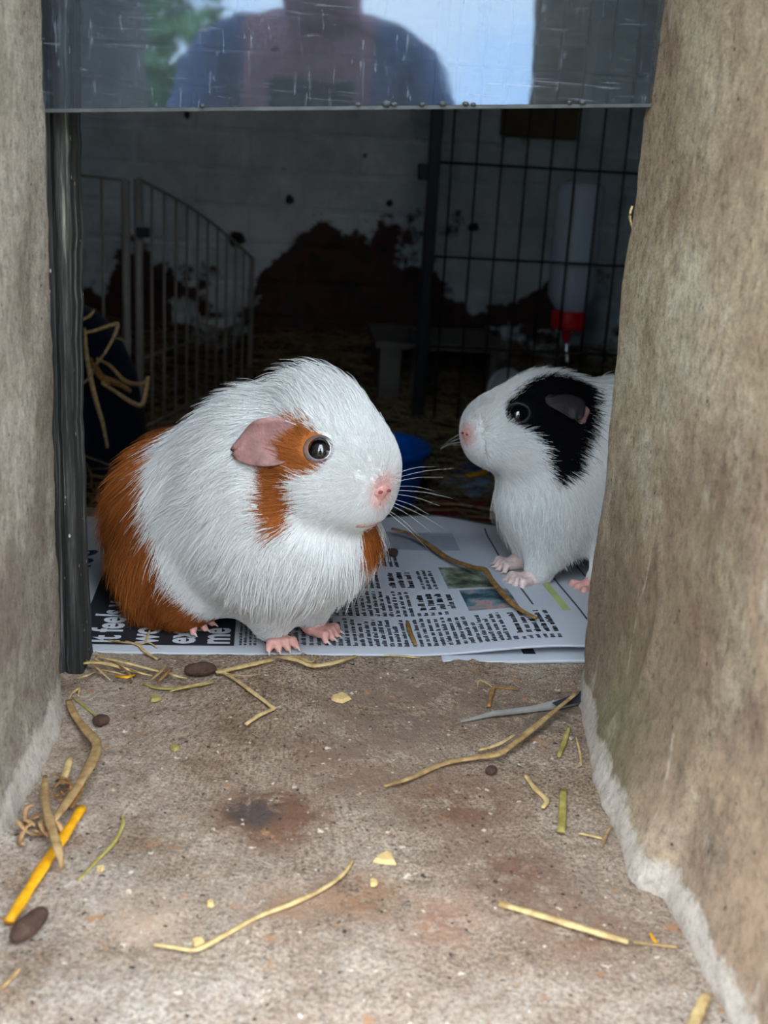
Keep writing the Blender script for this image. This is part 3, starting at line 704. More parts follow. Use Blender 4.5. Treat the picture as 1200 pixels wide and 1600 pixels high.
def spec2(P, N):
    dn = np.linalg.norm(P - pN2, axis=1); head = sstep(.085, .060, dn) * sstep(.060, .078, P[:, 2])
    away = P - (pN2 - nN2 * .012); away /= np.linalg.norm(away, axis=1)[:, None]
    back = np.stack([-1.0 + 0 * dn, .2 * np.sign(P[:, 1] + .02), -.5 - .9 * (1 - np.abs(N[:, 2]))], -1)
    chest = sstep(-.045, -.005, P[:, 0])[:, None]; back = back * (1 - chest) + np.array([-.3, 0, -1.1]) * chest
    flow = away * head[:, None] + back * (1 - head)[:, None]; flow = flow / np.maximum(np.linalg.norm(flow, axis=1), 1e-6)[:, None]
    L = .0040 + .0060 * sstep(.012, .055, dn); L = L * head + .0140 * (1 - head); L = L * (1 - .6 * sstep(.030, .014, P[:, 2]))
    L = np.minimum(L, np.interp(dn, [.004, .010, .022], [.0016, .0026, .02])); lift = .30 * (.35 + .65 * sstep(.008, .024, dn))
    dens = 1 + .9 * head; de = np.linalg.norm(P - EYE2, axis=1); dens = dens * (de > .0078) * (dn > .0042); L = np.where(de < .012, L * .6, L)
    dens = dens * (.25 + .75 * sstep(-.10, -.06, P[:, 0])); dens = np.where(N[:, 1] < -.55, dens * .45, dens); dens = np.where(P[:, 2] < .006, dens * .3, dens)
    return L, flow, lift, dens
pig2.body(coat2)
pig2.fur(95000, spec2, coat2, 9)
pig2.eye(EYE2, .0066, (.05, .05, .08), m_lid_black, sclera=False)
pig2.ear((-.0060, .0005, .1225), (-.0065, .0085, -.0150), (-1, .1, .05), (.1, .85, .55), .0120, .0050, -.0020, m_ear_black)['label'] = 'dark folded ear'
pig2.ear((-.0165, .0035, .1160), (-.0010, .0060, -.0095), (-1, .1, .15), (.0, 1.0, .1), .0062, .0010, .0010, m_ear, 'inner_ear')['label'] = 'pink inside of the ear'
pig2.ear((-.0060, -.0405, .1225), (-.0065, -.0085, -.0150), (-1, -.1, .05), (.1, -.85, .55), .0120, .0050, -.0020, m_ear_black)
nose_of(pig2, pN2, nN2, .85)
m_pale = plain('pale_skin', (226, 200, 192), .5, .1, 250, .3, 900)
pig2.paw((.003, .001, 0), .12, 1.15, 4, m_pale); pig2.paw((.001, -.029, 0), .0, 1.05, 4, m_pale)
pig2.paw((-.030, .018, 0), .1, 1.0, 3); pig2.paw((-.030, -.058, 0), .1, 1.0, 3)
pig2.whiskers(pN2 + [-.008, .011, -.004], [((0, .001*(k % 2), .003*(k // 2 - 2)), (-.25 + .3*(k % 2), 1.0, .3 - .35*(k // 2)), .018 + .004*(k % 2)) for k in range(8)])
pig2.whiskers(pN2 + [-.008, -.011, -.004], [((0, -.001*(k % 2), .003*(k // 2 - 2)), (.4 - .3*(k % 2), -1.0, .1 - .35*(k // 2)), .018 + .004*(k % 2)) for k in range(8)])

# ================================================================== NEWSPAPERS ON THE LEDGE
NA = math.radians(1.7)
def news(s, t, z=0.0): return np.array([s * math.cos(NA) - t * math.sin(NA), -.0165 + s * math.sin(NA) + t * math.cos(NA), z])
def zs_top(s, t):
    """height of the top sheet's upper face"""
    r = sstep(.060, .15, s) * sstep(.17, .02, t)
    z = .0012 + .0075 * r
    z += .0075 * sstep(.205, .240, t) * np.exp(-((s - .115) / .05) ** 2)        # curled rear edge
    z += .0010 * np.sin(s * 38 + 1) * sstep(.05, .12, t) * sstep(-.03, .03, s) + .0003 * np.sin(t * 55 + s * 30)
    z += .0016 * np.exp(-((s + .117) / .012) ** 2) * sstep(.02, .06, t)
    return z - .0005 * sstep(.006, -.001, t)
def back_edge(s): return .228 + .012 * math.sin(s * 30) * .4 + .010 * math.exp(-((s - .10) / .05) ** 2)
paper = empty('newspaper', news(.03, .10)); tag(paper, 'open newspaper with a black headline banner under the ginger and white guinea pig', 'newspaper', 'newspapers lining the ledge')
S = np.concatenate([np.linspace(-.200, .26, 116)]); TT = np.concatenate([[0, .001, .0025], np.linspace(.005, 1, 1)[:0], np.linspace(.006, .24, 60)])
def sheet(S, T, zf, thick, tmax=None):
    V = []; ns, n_t = len(S), len(T)
    for lay in (0, 1):
        for t in T:
            for s in S:
                tt = t if tmax is None else t / T[-1] * tmax(s); V.append(news(s, tt, zf(s, tt) - lay * thick))
    F = []; o = ns * n_t
    for j in range(n_t - 1):
        for i in range(ns - 1):
            a = j*ns+i; F.append((a, a+1, a+ns+1, a+ns)); F.append((o+a, o+a+ns, o+a+ns+1, o+a+1))
    edge = list(range(ns)) + [j*ns+ns-1 for j in range(1, n_t)] + [(n_t-1)*ns+i for i in range(ns-2, -1, -1)] + [j*ns for j in range(n_t-2, 0, -1)]
    for a, b in zip(edge, edge[1:] + edge[:1]): F.append((a, a+o, b+o, b))
    return V, F
obj('sheet', *sheet(S, TT, zs_top, .0011, back_edge), m_paper, paper)
def drape(st, up=.00025):
    return np.array([news(s, t, zs_top(s, t) + up) for s, t in st])
def patch(name, s0, s1, t0, t1, mat, parent=paper, up=.00020, n=26, k=30):
    ss = np.linspace(s0, s1, n); ts = np.linspace(t0, t1, k)
    V = drape([(s, t) for t in ts for s in ss], up); F = [(j*n+i, j*n+i+1, (j+1)*n+i+1, (j+1)*n+i) for j in range(k-1) for i in range(n-1)]
    return obj(name, V, F, mat, parent)
patch('headline_banner', -.113, -.0305, .0085, .205, m_ink)['label'] = 'black headline banner'
def lettering(name, body, s_base, t0, size, mat, bold=.0, squeeze=.8, up=.00045):
    cu = bpy.data.curves.new('lettering', 'FONT'); cu.body = body; cu.size = size; cu.offset = bold; cu.resolution_u = 3
    tmp = bpy.data.objects.new('lettering', cu); col.objects.link(tmp); dg = bpy.context.evaluated_depsgraph_get(); dg.update()
    me = bpy.data.meshes.new_from_object(tmp.evaluated_get(dg)); bpy.data.objects.remove(tmp)
    st = [(s_base - v.co.y, t0 + v.co.x * squeeze) for v in me.vertices]; F = [tuple(p.vertices) for p in me.polygons]
    bpy.data.meshes.remove(me)
    return obj(name, drape(st, up), F, mat, paper, smooth=False)
for body, sb in (('It feels v', -.0915), ('wo', -.0715), ('exp', -.0520), ('me', -.0335)):
    lettering('headline', body, sb, .0100, .0235, m_letter, .0007, .72)
lettering('side_headline', 'IILKSHOC', -.123, .070, .036, m_ink_navy, .0009, .55)
# columns of small print: every stroke is a scrap of ink lying on the sheet
def print_block(s0, s1, t0, t1, pitch, hgt, let, seed, mat, name='print', bold=False):
    r = random.Random(seed); st = []; F = []
    s = s0; bold_r = [(.074, .100, .058, .094), (.060, .084, .096, .134), (.122, .156, .014, .054)] if name == 'small_print' else []
    while s < s1:
        t = t0; end = t1 - (r.random() * .012 if r.random() < .25 else 0)
        while t < end:
            for _ in range(r.randint(2, 8)):
                if t + let > end: break
                h = hgt * (1.35 if r.random() < .25 else 1.0) * r.uniform(.85, 1.05); wd = let * r.uniform(.6, .95); b = len(st)
                if any(p < s < q and u < t < v for p, q, u, v in bold_r): t += let; continue
                st += [(s - h, t), (s, t), (s, t + wd), (s - h, t + wd)]; F.append((b, b+1, b+2, b+3)); t += let
            t += let * .9
        s += pitch
    o = obj(name, drape(st, .00030), F, mat, paper, smooth=False); o['kind'] = 'stuff'; return o
print_block(-.0265, -.017, .009, .20, .0026, .0013, .0011, 1, m_ink_soft, 'small_print')
for i, (a, b) in enumerate(((.0095, .0500), (.0535, .0940), (.0975, .1360), (.1395, .172))):
    print_block(-.012 if i else -.012, .094 if i in (1, 2) else (.150 if i == 0 else .075), a, b, .0040, .0021, .00165, 10 + i, m_ink_soft, 'small_print')
print_block(.080, .098, .062, .090, .0058, .0032, .0023, 31, m_ink, 'bold_print'); print_block(.066, .082, .100, .130, .0058, .0032, .0023, 32, m_ink, 'bold_print')
print_block(.128, .150, .018, .050, .0050, .0026, .0019, 33, m_ink, 'bold_print')
def photo_mat(name, cols, sc):
    m, t, b = new_mat(name); g = NT(t); n = g.noise(sc, 4, .6)
    g.col(b, g.ramp(n, [(.25 + .5 * i / (len(cols) - 1), lin(*c)) for i, c in enumerate(cols)])); setp(b, Roughness=.7); return m
m_ph1 = photo_mat('printed_picture_green', [(20, 24, 26), (52, 62, 56), (110, 120, 96), (150, 158, 150), (40, 60, 80)], 60)
m_ph2 = photo_mat('printed_picture_teal', [(16, 18, 24), (38, 66, 74), (90, 124, 132), (176, 140, 140), (40, 44, 52)], 55)
patch('printed_picture', .098, .128, .098, .142, m_ph1); patch('printed_picture', .104, .134, .056, .094, m_ph2)
patch('page_heading', .060, .118, .176, .212, m_tint)
for s in (.142, .168, .190): patch('printed_rule', s, s + .0012, .035 if s > .15 else .06, .22, m_ink_soft, n=2, k=40)
m_green = plain('yellow_green_tint', (176, 186, 120), .8, .15, 40)
patch('colour_strip', .158, .163, .050, .12, m_green, n=3)
# folded paper under it
def zs_low(s, t): return .0040 - .0012 * sstep(.004, 0, t + .005)
low = obj('folded_newspaper', *sheet(np.linspace(.080, .27, 40), np.array([-.0058, -.0050, -.003, 0, .004, .01, .02, .03]), lambda s, t: .0009 + .0014 * sstep(.10, .16, s) - .0004 * sstep(-.003, -.0058, t), .0018), m_paper)
tag(low, 'folded newspaper edge showing under the open newspaper at the stone wall', 'newspaper', 'newspapers lining the ledge')
V = [news(s, t, .0009 + .0014 * sstep(.10, .16, s) + .0002) for t in (.002, .03) for s in (.125, .26)]
obj('print_or_gap_shade', V, [(0, 1, 3, 2)], m_ink, low)  # black print patch that paints in the dark gap under the raised sheet
# torn strip on the sill
sc_ = [(720, 1128), (770, 1117), (830, 1110), (880, 1102), (912, 1092)]; V = []; F = []
for i, (px, py) in enumerate(sc_):
    wv = [3, 9, 10, 16, 22][i]; V += [at(px, py - wv * .7, z=.0022 + .001 * i), at(px, py + wv * .3, z=.0012)]
F = [(2*i, 2*i+1, 2*i+3, 2*i+2) for i in range(4)]
scp = obj('newspaper_scrap', V, F, plain('dirty_newsprint', (126, 124, 118), .8, .15, 120)); mdf = scp.modifiers.new('thickness', 'SOLIDIFY'); mdf.thickness = .0004
tag(scp, 'torn grey newspaper strip lying on the sill under a straw', 'paper scrap')
V = [at(px, py, z=z) for px, py, z in ((862, 1099, .0046), (912, 1079, .0062), (912, 1097, .0022), (872, 1106, .0024))]
obj('print_or_gap_shade', np.array(V) + [0, 0, .0003], [(0, 3, 2, 1)], m_ink, scp)

# ================================================================== STRAW AND DROPPINGS ON THE SILL
def straw_mat(name, rgb, rgb2):
    m, t, b = new_mat(name); g = NT(t); tcn = t.nodes.new('ShaderNodeTexCoord')
    n = t.nodes.new('ShaderNodeTexNoise'); n.inputs['Scale'].default_value = 260; n.inputs['Detail'].default_value = 4; t.links.new(tcn.outputs['Object'], n.inputs['Vector'])
    g.col(b, g.ramp(n.outputs['Fac'], [(.3, lin(*rgb2)), (.7, lin(*rgb))])); setp(b, Roughness=.5); b.inputs['Specular IOR Level'].default_value = .3; return m
m_straw = straw_mat('pale_straw', (208, 182, 128), (158, 130, 84)); m_gold = straw_mat('golden_straw', (238, 176, 30), (206, 138, 14))
m_tan = straw_mat('tan_straw', (184, 154, 106), (128, 100, 64)); m_green_straw = straw_mat('green_straw', (176, 162, 92), (128, 116, 58)); m_brown = straw_mat('brown_stalk', (160, 120, 70), (104, 74, 42))
m_husk = straw_mat('dry_husk', (198, 160, 112), (120, 86, 60))
def stalk(name, label, cat, pts, wpx, mat, z0=.0016, lift=None, flat=.35, group=None, on=None, taper=.6, n=5):
    """a stem lying on the stone; pts in photograph pixels resting at height z0 above what carries it"""
    P = []
    for i, (px, py) in enumerate(pts):
        z = z0 + (lift[i] if lift else 0)
        if on is not None:
            for _ in range(3): q = at(px, py, z=z); z = on(q) + z0 + (lift[i] if lift else 0)
        P.append(at(px, py, z=z))
    P = spline(P, n); m = len(P); dep = float(np.mean((P - CAM) @ FW)); r = wpx / 2 * dep / FPX
    k = np.linspace(0, 1, m); rad = r * (1 - (1 - taper) * np.abs(2 * k - 1) ** 2) * (1 + .10 * np.sin(k * 23 + px))
    o = MB().tube(P, rad, 8, flat).build(name, mat, None, True); tag(o, label, cat, group); return o
def on_paper(q):
    s = q[0] * math.cos(NA) + (q[1] + .0165) * math.sin(NA); t = -q[0] * math.sin(NA) + (q[1] + .0165) * math.cos(NA); return float(zs_top(s, t))
ST = 'straw'; GP = 'loose straw on the sill'
# the clump in the near corner by the left wall
stalk('straw_leaf', 'long kinked tan straw leaf along the foot of the grey wall', ST, [(107, 1094), (116, 1116), (134, 1140), (150, 1160), (147, 1182), (128, 1218), (104, 1254), (82, 1284)], 17, m_tan, .004, [0, 0, 0, .002, .003, .004, .004, .003], .3, GP, n=6)
stalk('straw_leaf', 'dried straw leaf lying across the golden straw', ST, [(70, 1212), (70, 1248), (80, 1290), (90, 1325), (98, 1358)], 15, m_tan, .006, [0, .002, .004, .004, -.003], .3, GP)
stalk('straw', 'bright golden straw, the thickest on the sill', ST, [(128, 1262), (100, 1306), (70, 1350), (40, 1398), (14, 1440)], 19, m_gold, .0026, None, .6, GP, taper=.92)
stalk('straw', 'short upright yellow stub above the husk clump', ST, [(110, 1183), (104, 1203), (97, 1224)], 13, m_straw, .005, None, .6, GP)
stalk('straw', 'short brown stub behind the golden straw', ST, [(131, 1222), (122, 1240), (110, 1262)], 12, m_brown, .002, None, .5, GP)
stalk('straw', 'thin olive blade lying just beside the golden straw', ST, [(190, 1272), (192, 1288), (178, 1316), (150, 1346), (122, 1376)], 7, m_green_straw, .001, None, .5, GP)
stalk('stem', 'thin green stem leading to a round dropping', ST, [(114, 1090), (132, 1104), (157, 1124)], 5, m_green_straw, .001, None, .8, GP)
stalk('straw', 'pale hooked fibre at the corner of the grey wall', ST, [(106, 1096), (112, 1084), (124, 1076), (122, 1088)], 4, m_straw, .002, None, .7, GP)
hb = empty('husk', at(62, 1292, z=0)); tag(hb, 'crumpled brown husk wedged beside the golden straw', 'husk')
for i in range(11):
    c = at(62 + random.uniform(-16, 20), 1290 + random.uniform(-24, 22), z=.004); a = random.uniform(0, 6.3); q = [c + np.array([math.cos(a + b) * .0042, math.sin(a + b) * .0042, .0025 * math.sin(b * 1.7 + i)]) for b in np.linspace(0, 2.4, 5)]
    MB().tube(spline(q, 3), .0011, 6, .3).build('flap', m_husk, hb, True)
hb2 = empty('husk', at(92, 1235, z=0)); tag(hb2, 'small frayed husk between the yellow stub and kinked leaf', 'husk')
for i in range(8):
    c = at(90 + random.uniform(-14, 14), 1232 + random.uniform(-22, 22), z=.004); a = random.uniform(0, 6.3); q = [c + np.array([math.cos(a + b) * .0036, math.sin(a + b) * .0036, .0022 * math.sin(b * 1.7 + i)]) for b in np.linspace(0, 2.4, 5)]
    MB().tube(spline(q, 3), .0009, 6, .3).build('flap', m_brown, hb2, True)
def dropping(name, label, px, py, ln, wd, ang, z=0.0, group='droppings'):
    """a pellet: length and width in photograph pixels, ang its direction on the ground"""
    c = at(px, py, z=z); dep = float((c - CAM) @ FW); L, R = ln / 2 * dep / FPX, wd / 2 * dep / FPX; d = np.array([math.cos(ang), math.sin(ang), 0.0])
    k = np.linspace(0.03, .97, 17); prof = R * np.sin(np.pi * k) ** .75 * (1 + .05 * np.sin(k * 15 + px))
    P = [c + d * L * -math.cos(math.pi * q) + [0, 0, R * .86] for q in k]
    o = MB().tube(P, prof, 12, .9).build(name, m_dropping, None, True); tag(o, label, 'dropping', group); return o
dropping('dropping', 'large dark dropping below the end of the golden straw', 46, 1458, 82, 36, math.radians(66))
dropping('dropping', 'long dark dropping in front of the newspaper headline', 313, 1055, 50, 24, math.radians(14))
dropping('dropping', 'round brown dropping at the tip of a green stem', 158, 1133, 26, 20, math.radians(20))
dropping('dropping', 'small round dropping beside the long forked stalk', 767, 1210, 20, 17, math.radians(40))
dropping('dropping', 'black dropping on the newspaper under the pink nose', 612, 868, 20, 14, math.radians(20), .002)
# along the front edge of the newspaper
stalk('straw', 'straight pale straw leading from the long dropping to the front paw', ST, [(338, 1051), (380, 1041), (425, 1031)], 11, m_straw, .002, None, .5, GP, taper=.9)
stalk('straw', 'twisted pale straw in front of the front paws', ST, [(432, 1026), (462, 1031), (488, 1040), (520, 1036), (556, 1025)], 10, m_straw, .0026, [0, .001, 0, .001, 0], .5, GP)
stalk('straw', 'loose tan ribbon above the twisted pale straw', ST, [(436, 1026), (466, 1026), (486, 1034), (494, 1024)], 7, m_tan, .0040, None, .3, GP)
stalk('stem', 'sharply bent straw stem pointing at the camera below the front paw', ST, [(338, 1044), (368, 1062), (398, 1084), (424, 1104), (426, 1108), (404, 1118), (384, 1132)], 8, m_straw, .0016, None, .6, GP, taper=.9, n=4)
stalk('straw', 'pale green flat blade below the long dropping', ST, [(224, 1068), (246, 1075), (280, 1075), (312, 1070), (335, 1065)], 8, m_green_straw, .0014, None, .4, GP)
stalk('straw', 'forked pale tip below the long dropping', ST, [(266, 1080), (292, 1073), (322, 1066)], 5, m_straw, .0022, None, .5, GP)
for i, (a, b, c, mt, lb) in enumerate([((122, 1037), (160, 1036), (215, 1050), m_straw, 'pale straw along the newspaper edge beside the timber post'), ((150, 1026), (190, 1034), (252, 1050), m_straw, 'feathery straw ending at the tan bits'),
        ((132, 1030), (152, 1044), (172, 1062), m_tan, 'thin straw crossing below the timber post'), ((118, 1060), (134, 1056), (148, 1050), m_straw, 'short curved fibre at the foot of the timber post'),
        ((180, 1056), (198, 1058), (210, 1054), m_gold, 'yellow flake of straw in the tangle by the post'), ((236, 1062), (250, 1050), (262, 1038), m_tan, 'tan straw bit standing behind the green blade'),
        ((246, 1066), (258, 1054), (268, 1044), m_brown, 'brown straw bit standing behind the green blade'), ((255, 1048), (275, 1056), (292, 1060), m_straw, 'pale bit touching the long dropping'),
        ((160, 1022), (150, 1030), (165, 1036), m_straw, 'small looped fibre on the tangle by the post'), ((200, 1044), (222, 1052), (238, 1056), m_straw, 'middle fibre of the feathery tangle'),
        ((170, 1030), (200, 1050), (208, 1064), m_brown, 'dark fibre hanging out of the tangle'), ((140, 1046), (170, 1048), (200, 1056), m_tan, 'lowest straw of the tangle by the post'),
        ((340, 1052), (385, 1056), (410, 1052), m_tan, 'fine straw beside the straight pale straw and dropping')]):
    stalk('straw', lb, ST, [a, b, c], [9, 7, 5, 4, 7, 6, 7, 5, 4, 5, 4, 5, 3][i], mt, .0024, [.001, .003, 0], .5, GP)
for pts, lb, wpx, mt in [([(196, 1002), (216, 1008), (226, 1018), (246, 1030)], 'wispy straw lying over the newspaper edge', 6, m_straw), ([(234, 984), (230, 996), (226, 1004)], 'tiny upright fibre in front of the hind paw', 4, m_straw),
        ([(168, 1000), (196, 1004), (224, 1006)], 'pale fibre across the headline letters', 4, m_tan), ([(214, 1008), (232, 1004), (246, 1012)], 'short kinked fibre across the headline letters', 3, m_straw)]:
    stalk('straw', lb, ST, pts, wpx, mt, .001, None, .6, 'straw on the newspaper', on_paper)
stalk('stalk', 'long brown grass stalk bent across the newspaper', ST, [(612, 826), (640, 834), (668, 850), (700, 872), (738, 886), (757, 890), (768, 906), (790, 932), (812, 952), (838, 966)], 11, m_brown, .003, [.004, .003, .002, .001, .003, .005, .004, .002, 0, 0], .6, 'straw on the newspaper', on_paper, n=5)
stalk('straw', 'small curved brown bit near the newspaper front edge', ST, [(636, 970), (640, 986), (650, 1008)], 8, m_brown, .0012, None, .5, 'straw on the newspaper', on_paper)
stalk('straw', 'pale sliver under the newspaper front edge', ST, [(600, 1024), (628, 1025), (656, 1028)], 5, m_straw, .001, None, .5, GP)
# right half of the sill
stalk('stalk', 'long forked stalk slanting over the paper scrap to the stone wall', ST, [(600, 1228), (640, 1216), (690, 1194), (740, 1184), (778, 1178), (800, 1164), (840, 1132), (872, 1106), (902, 1082)], 12, m_tan, .002, [0, 0, 0, .001, .002, .003, .004, .005, .005], .5, GP, taper=.55)
stalk('stalk', 'short fork of the long slanting stalk', ST, [(748, 1172), (776, 1164), (804, 1148)], 7, m_straw, .002, [0, .001, .003], .5, GP)
stalk('straw', 'angled brown straw bit like a bracket', ST, [(764, 1104), (768, 1084), (773, 1074), (790, 1075), (812, 1077)], 9, m_brown, .0012, None, .4, GP, n=4)
stalk('straw', 'thin curl beside the bracket shaped straw', ST, [(746, 1078), (748, 1064), (758, 1066), (770, 1074)], 3, m_straw, .001, None, .6, GP)
stalk('straw', 'olive straw bit below the end of the paper scrap', ST, [(889, 1136), (882, 1158), (873, 1182)], 9, m_green_straw, .0015, None, .5, GP)
stalk('straw', 'yellow straw bit with a hooked end', ST, [(820, 1210), (836, 1232), (854, 1250), (848, 1262)], 10, m_straw, .0015, None, .5, GP)
stalk('straw', 'short wide green straw standing along the sill', ST, [(880, 1234), (879, 1266), (877, 1300)], 13, m_green_straw, .0015, None, .35, GP, taper=.9)
stalk('straw', 'pale splinter at the foot of the stone wall', ST, [(904, 1302), (926, 1306), (946, 1312)], 6, m_straw, .001, None, .5, GP)
stalk('straw', 'upright splinter crossing the pale splinter by the wall', ST, [(940, 1322), (946, 1306), (954, 1290)], 6, m_tan, .002, None, .5, GP)
stalk('straw', 'loose fibre by the wall above the splinters', ST, [(900, 1150), (906, 1176), (908, 1196)], 4, m_straw, .001, None, .5, GP)
stalk('straw', 'thick cut straw, the palest and straightest on the near sill', ST, [(780, 1412), (850, 1432), (916, 1452), (982, 1472)], 14, m_straw, .002, None, .6, GP, taper=.85)
stalk('straw', 'thin tail end beyond the thick cut straw', ST, [(990, 1472), (1026, 1476), (1060, 1480)], 7, m_tan, .0012, None, .6, GP)
stalk('straw', 'orange fibre by the end of the thick cut straw', ST, [(1016, 1458), (1022, 1468), (1030, 1478)], 6, m_gold, .001, None, .5, GP)
stalk('stalk', 'long thin curved stem alone on the near sill', ST, [(240, 1476), (272, 1480), (306, 1484), (342, 1466), (400, 1434), (456, 1412), (506, 1388), (536, 1366), (552, 1342)], 9, m_straw, .0014, None, .7, GP)
stalk('straw', 'yellow straw end cut off by the bottom edge of the picture', ST, [(1104, 1554), (1088, 1590), (1066, 1640)], 20, m_straw, .002, None, .5, GP, taper=.9)
stalk('straw', 'pale fibre in the near corner below the large dropping', ST, [(32, 1512), (16, 1530), (-8, 1552)], 9, m_tan, .001, None, .5, GP)
P = [at(px, py, y=-.047) - [.0006, 0, 0] for px, py in ((990, 322), (986, 338), (991, 358))]
tag(MB().tube(spline(P, 4), .0011, 6, .5).build('straw', m_straw, None, True), 'yellow straw shred stuck on the upper edge of the stone wall', ST, GP)
for px, py, r, lb in [(602, 1343, .0045, 'pale yellow flake in the middle of the sill'), (583, 1381, .0018, 'tiny yellow crumb below the pale flake'), (532, 1092, .0050, 'tan papery flake below the front paws'),
                      (242, 1093, .0028, 'green crumb between the flat blade and the wall'), (328, 1414, .0016, 'yellow crumb above the long curved stem'), (310, 1474, .0022, 'yellow seed head on the long curved stem'),
                      (272, 1170, .0022, 'small olive crumb on the bare sill'), (158, 1360, .0016, 'tiny crumb right of the golden straw')]:
    c = at(px, py, z=.0004); q = rng.uniform(.7, 1.2, 9); mb = MB(); k = 9
    ring = [c + [r * q[i] * math.cos(6.283*i/k), r * q[i] * math.sin(6.283*i/k), 0] for i in range(k)]; top = [c + [.75*r * q[i] * math.cos(6.283*i/k), .75*r * q[i] * math.sin(6.283*i/k), .0011 + .0005 * q[(i+3) % 9]] for i in range(k)]
    mb.add(ring + top, [tuple(range(k, 2*k))] + [(i, (i+1) % k, k+(i+1) % k, k+i) for i in range(k)] + [tuple(range(k))[::-1]])
    tag(mb.build('flake', m_flake if 'green' not in lb and 'olive' not in lb else m_green_straw), lb, 'flake', 'flakes on the sill')

# ================================================================== INSIDE THE SHED
# black wire pen panel
CY = 1.26; cg = empty('pen_panel', (.192, CY, FLOOR_Z)); tag(cg, 'black wire pen panel with a thick post behind the black-patched guinea pig', 'pen panel')
box('post', (.183, CY - .009, FLOOR_Z), (.202, CY + .009, .56), m_black_metal, cg, .002)
box('hinge_clip', (.168, CY - .008, .232), (.184, CY + .004, .256), m_black_metal, cg, .002)
box('hinge_clip', (.168, CY - .008, -.02), (.184, CY + .004, .004), m_black_metal, cg, .002)
for i in range(17):
    x = .2195 + i * .0388
    MB().tube([(x, CY, FLOOR_Z + .004), (x, CY, .20), (x, CY, .556)], .0017, 8).build('wire', m_black_metal, cg, True)
for z in (-.146, -.024, .118, .260, .402, .552):
    MB().tube([(.20, CY - .003, z), (.5, CY - .003, z), (.86, CY - .003, z)], .0021, 8, updir=(0, 1, 0)).build('cross_wire', m_black_metal, cg, True)
# water bottle
def bottle_mat():
    m, t, b = new_mat('cloudy_bottle_plastic'); setp(b, Base_Color=(*lin(222, 230, 238), 1), Roughness=.25)
    g = NT(t); mx = t.nodes.new('ShaderNodeMixShader'); tr = t.nodes.new('ShaderNodeBsdfTransparent'); tr.inputs['Color'].default_value = (.85, .92, 1, 1)
    mx.inputs['Fac'].default_value = .5; t.links.new(tr.outputs[0], mx.inputs[1]); t.links.new(b.outputs[0], mx.inputs[2]); t.links.new(mx.outputs[0], t.nodes['Material Output'].inputs['Surface']); return m
m_bottle = bottle_mat(); m_steel = plain('steel', (190, 196, 200), .2, .05, 30, Metallic=1.0)
bc = at(888, 500, y=1.315); wbt = empty('water_bottle', bc); tag(wbt, 'clear drinking bottle with a red cap hung upside down on the black pen', 'water bottle')
ct = bc + [0, 0, .012]
MB().lathe([(.024, 0), (.0255, .006), (.036, .022), (.039, .030), (.039, .075), (.0365, .079), (.0365, .083), (.039, .088), (.039, .125), (.0370, .130), (.039, .136), (.039, .190), (.036, .203), (.022, .210), (.001, .211)], ct, n=28).build('bottle_body', m_bottle, wbt, True)
mb = MB().lathe([(.001, -.034), (.0055, -.033), (.009, -.029), (.0265, -.026), (.0275, -.023), (.0275, .002), (.0255, .004), (.001, .0045)], ct, n=28)
rcap = mb.build('cap', m_red, wbt, True); rcap['label'] = 'red screw cap'
for i in range(14):
    a = 6.283 * i / 14; gx, gy = ct[0] + .0275 * math.cos(a), ct[1] + .0275 * math.sin(a); MB().box((gx - .0012, gy - .0012, ct[2] - .022), (gx + .0012, gy + .0012, ct[2] + .001)).build('grip_rib', m_red, rcap)
MB().lathe([(.001, -.056), (.0095, -.033)][::-1], ct, n=16).build('nozzle', m_red, wbt, True)
MB().tube(spline([ct + [0, 0, -.048], ct + [.002, -.004, -.066], ct + [.005, -.008, -.084]], 4), .0036, 10).build('spout', m_steel, wbt, True)
# white wire fence, two panels
def fence(name, a, b, za, zb, nb, label):
    a, b = np.array(a, float), np.array(b, float); e = empty(name, (*a, FLOOR_Z)); tag(e, label, 'fence panel', 'white wire fence panels')
    d = (b - a) / np.linalg.norm(b - a)
    P = lambda k, z: np.array([*(a + (b - a) * k), z])
    for k, zt, r in ((0, za, .0062), (1, zb, .0052)): MB().tube([P(k, FLOOR_Z), P(k, 0), P(k, zt)], r, 8).build('post', m_white_metal, e, True)
    for i in range(1, nb):
        k = i / nb; zt = za + (zb - za) * k + .012 * math.sin(math.pi * k); MB().tube([P(k, FLOOR_Z + .004), P(k, 0), P(k, zt)], .0021, 6).build('wire', m_white_metal, e, True)
    n = 9; MB().tube([P(k, za + (zb - za) * k + .012 * math.sin(math.pi * k)) for k in np.linspace(0, 1, n)], .0023, 6).build('top_wire', m_white_metal, e, True)
    for z in (-.13, -.03): MB().tube([P(k, z) for k in np.linspace(0, 1, 5)], .0020, 6).build('cross_wire', m_white_metal, e, True)
    return e
fence('fence_panel', (-.228, 1.05), (-.0947, 1.52), .2146, .080, 11, 'white wire fence panel sloping down towards the brick wall')
fp = fence('fence_panel', (-.244, 1.042), (-.56, 1.22), .212, .19, 9, 'white wire fence panel beside the timber post')
cp = at(222, 362, y=1.04); tag(box('clip', cp - .007, cp + [.010, .007, .006], m_black_metal, None, .001), 'small black clip on the white fence post', 'clip')
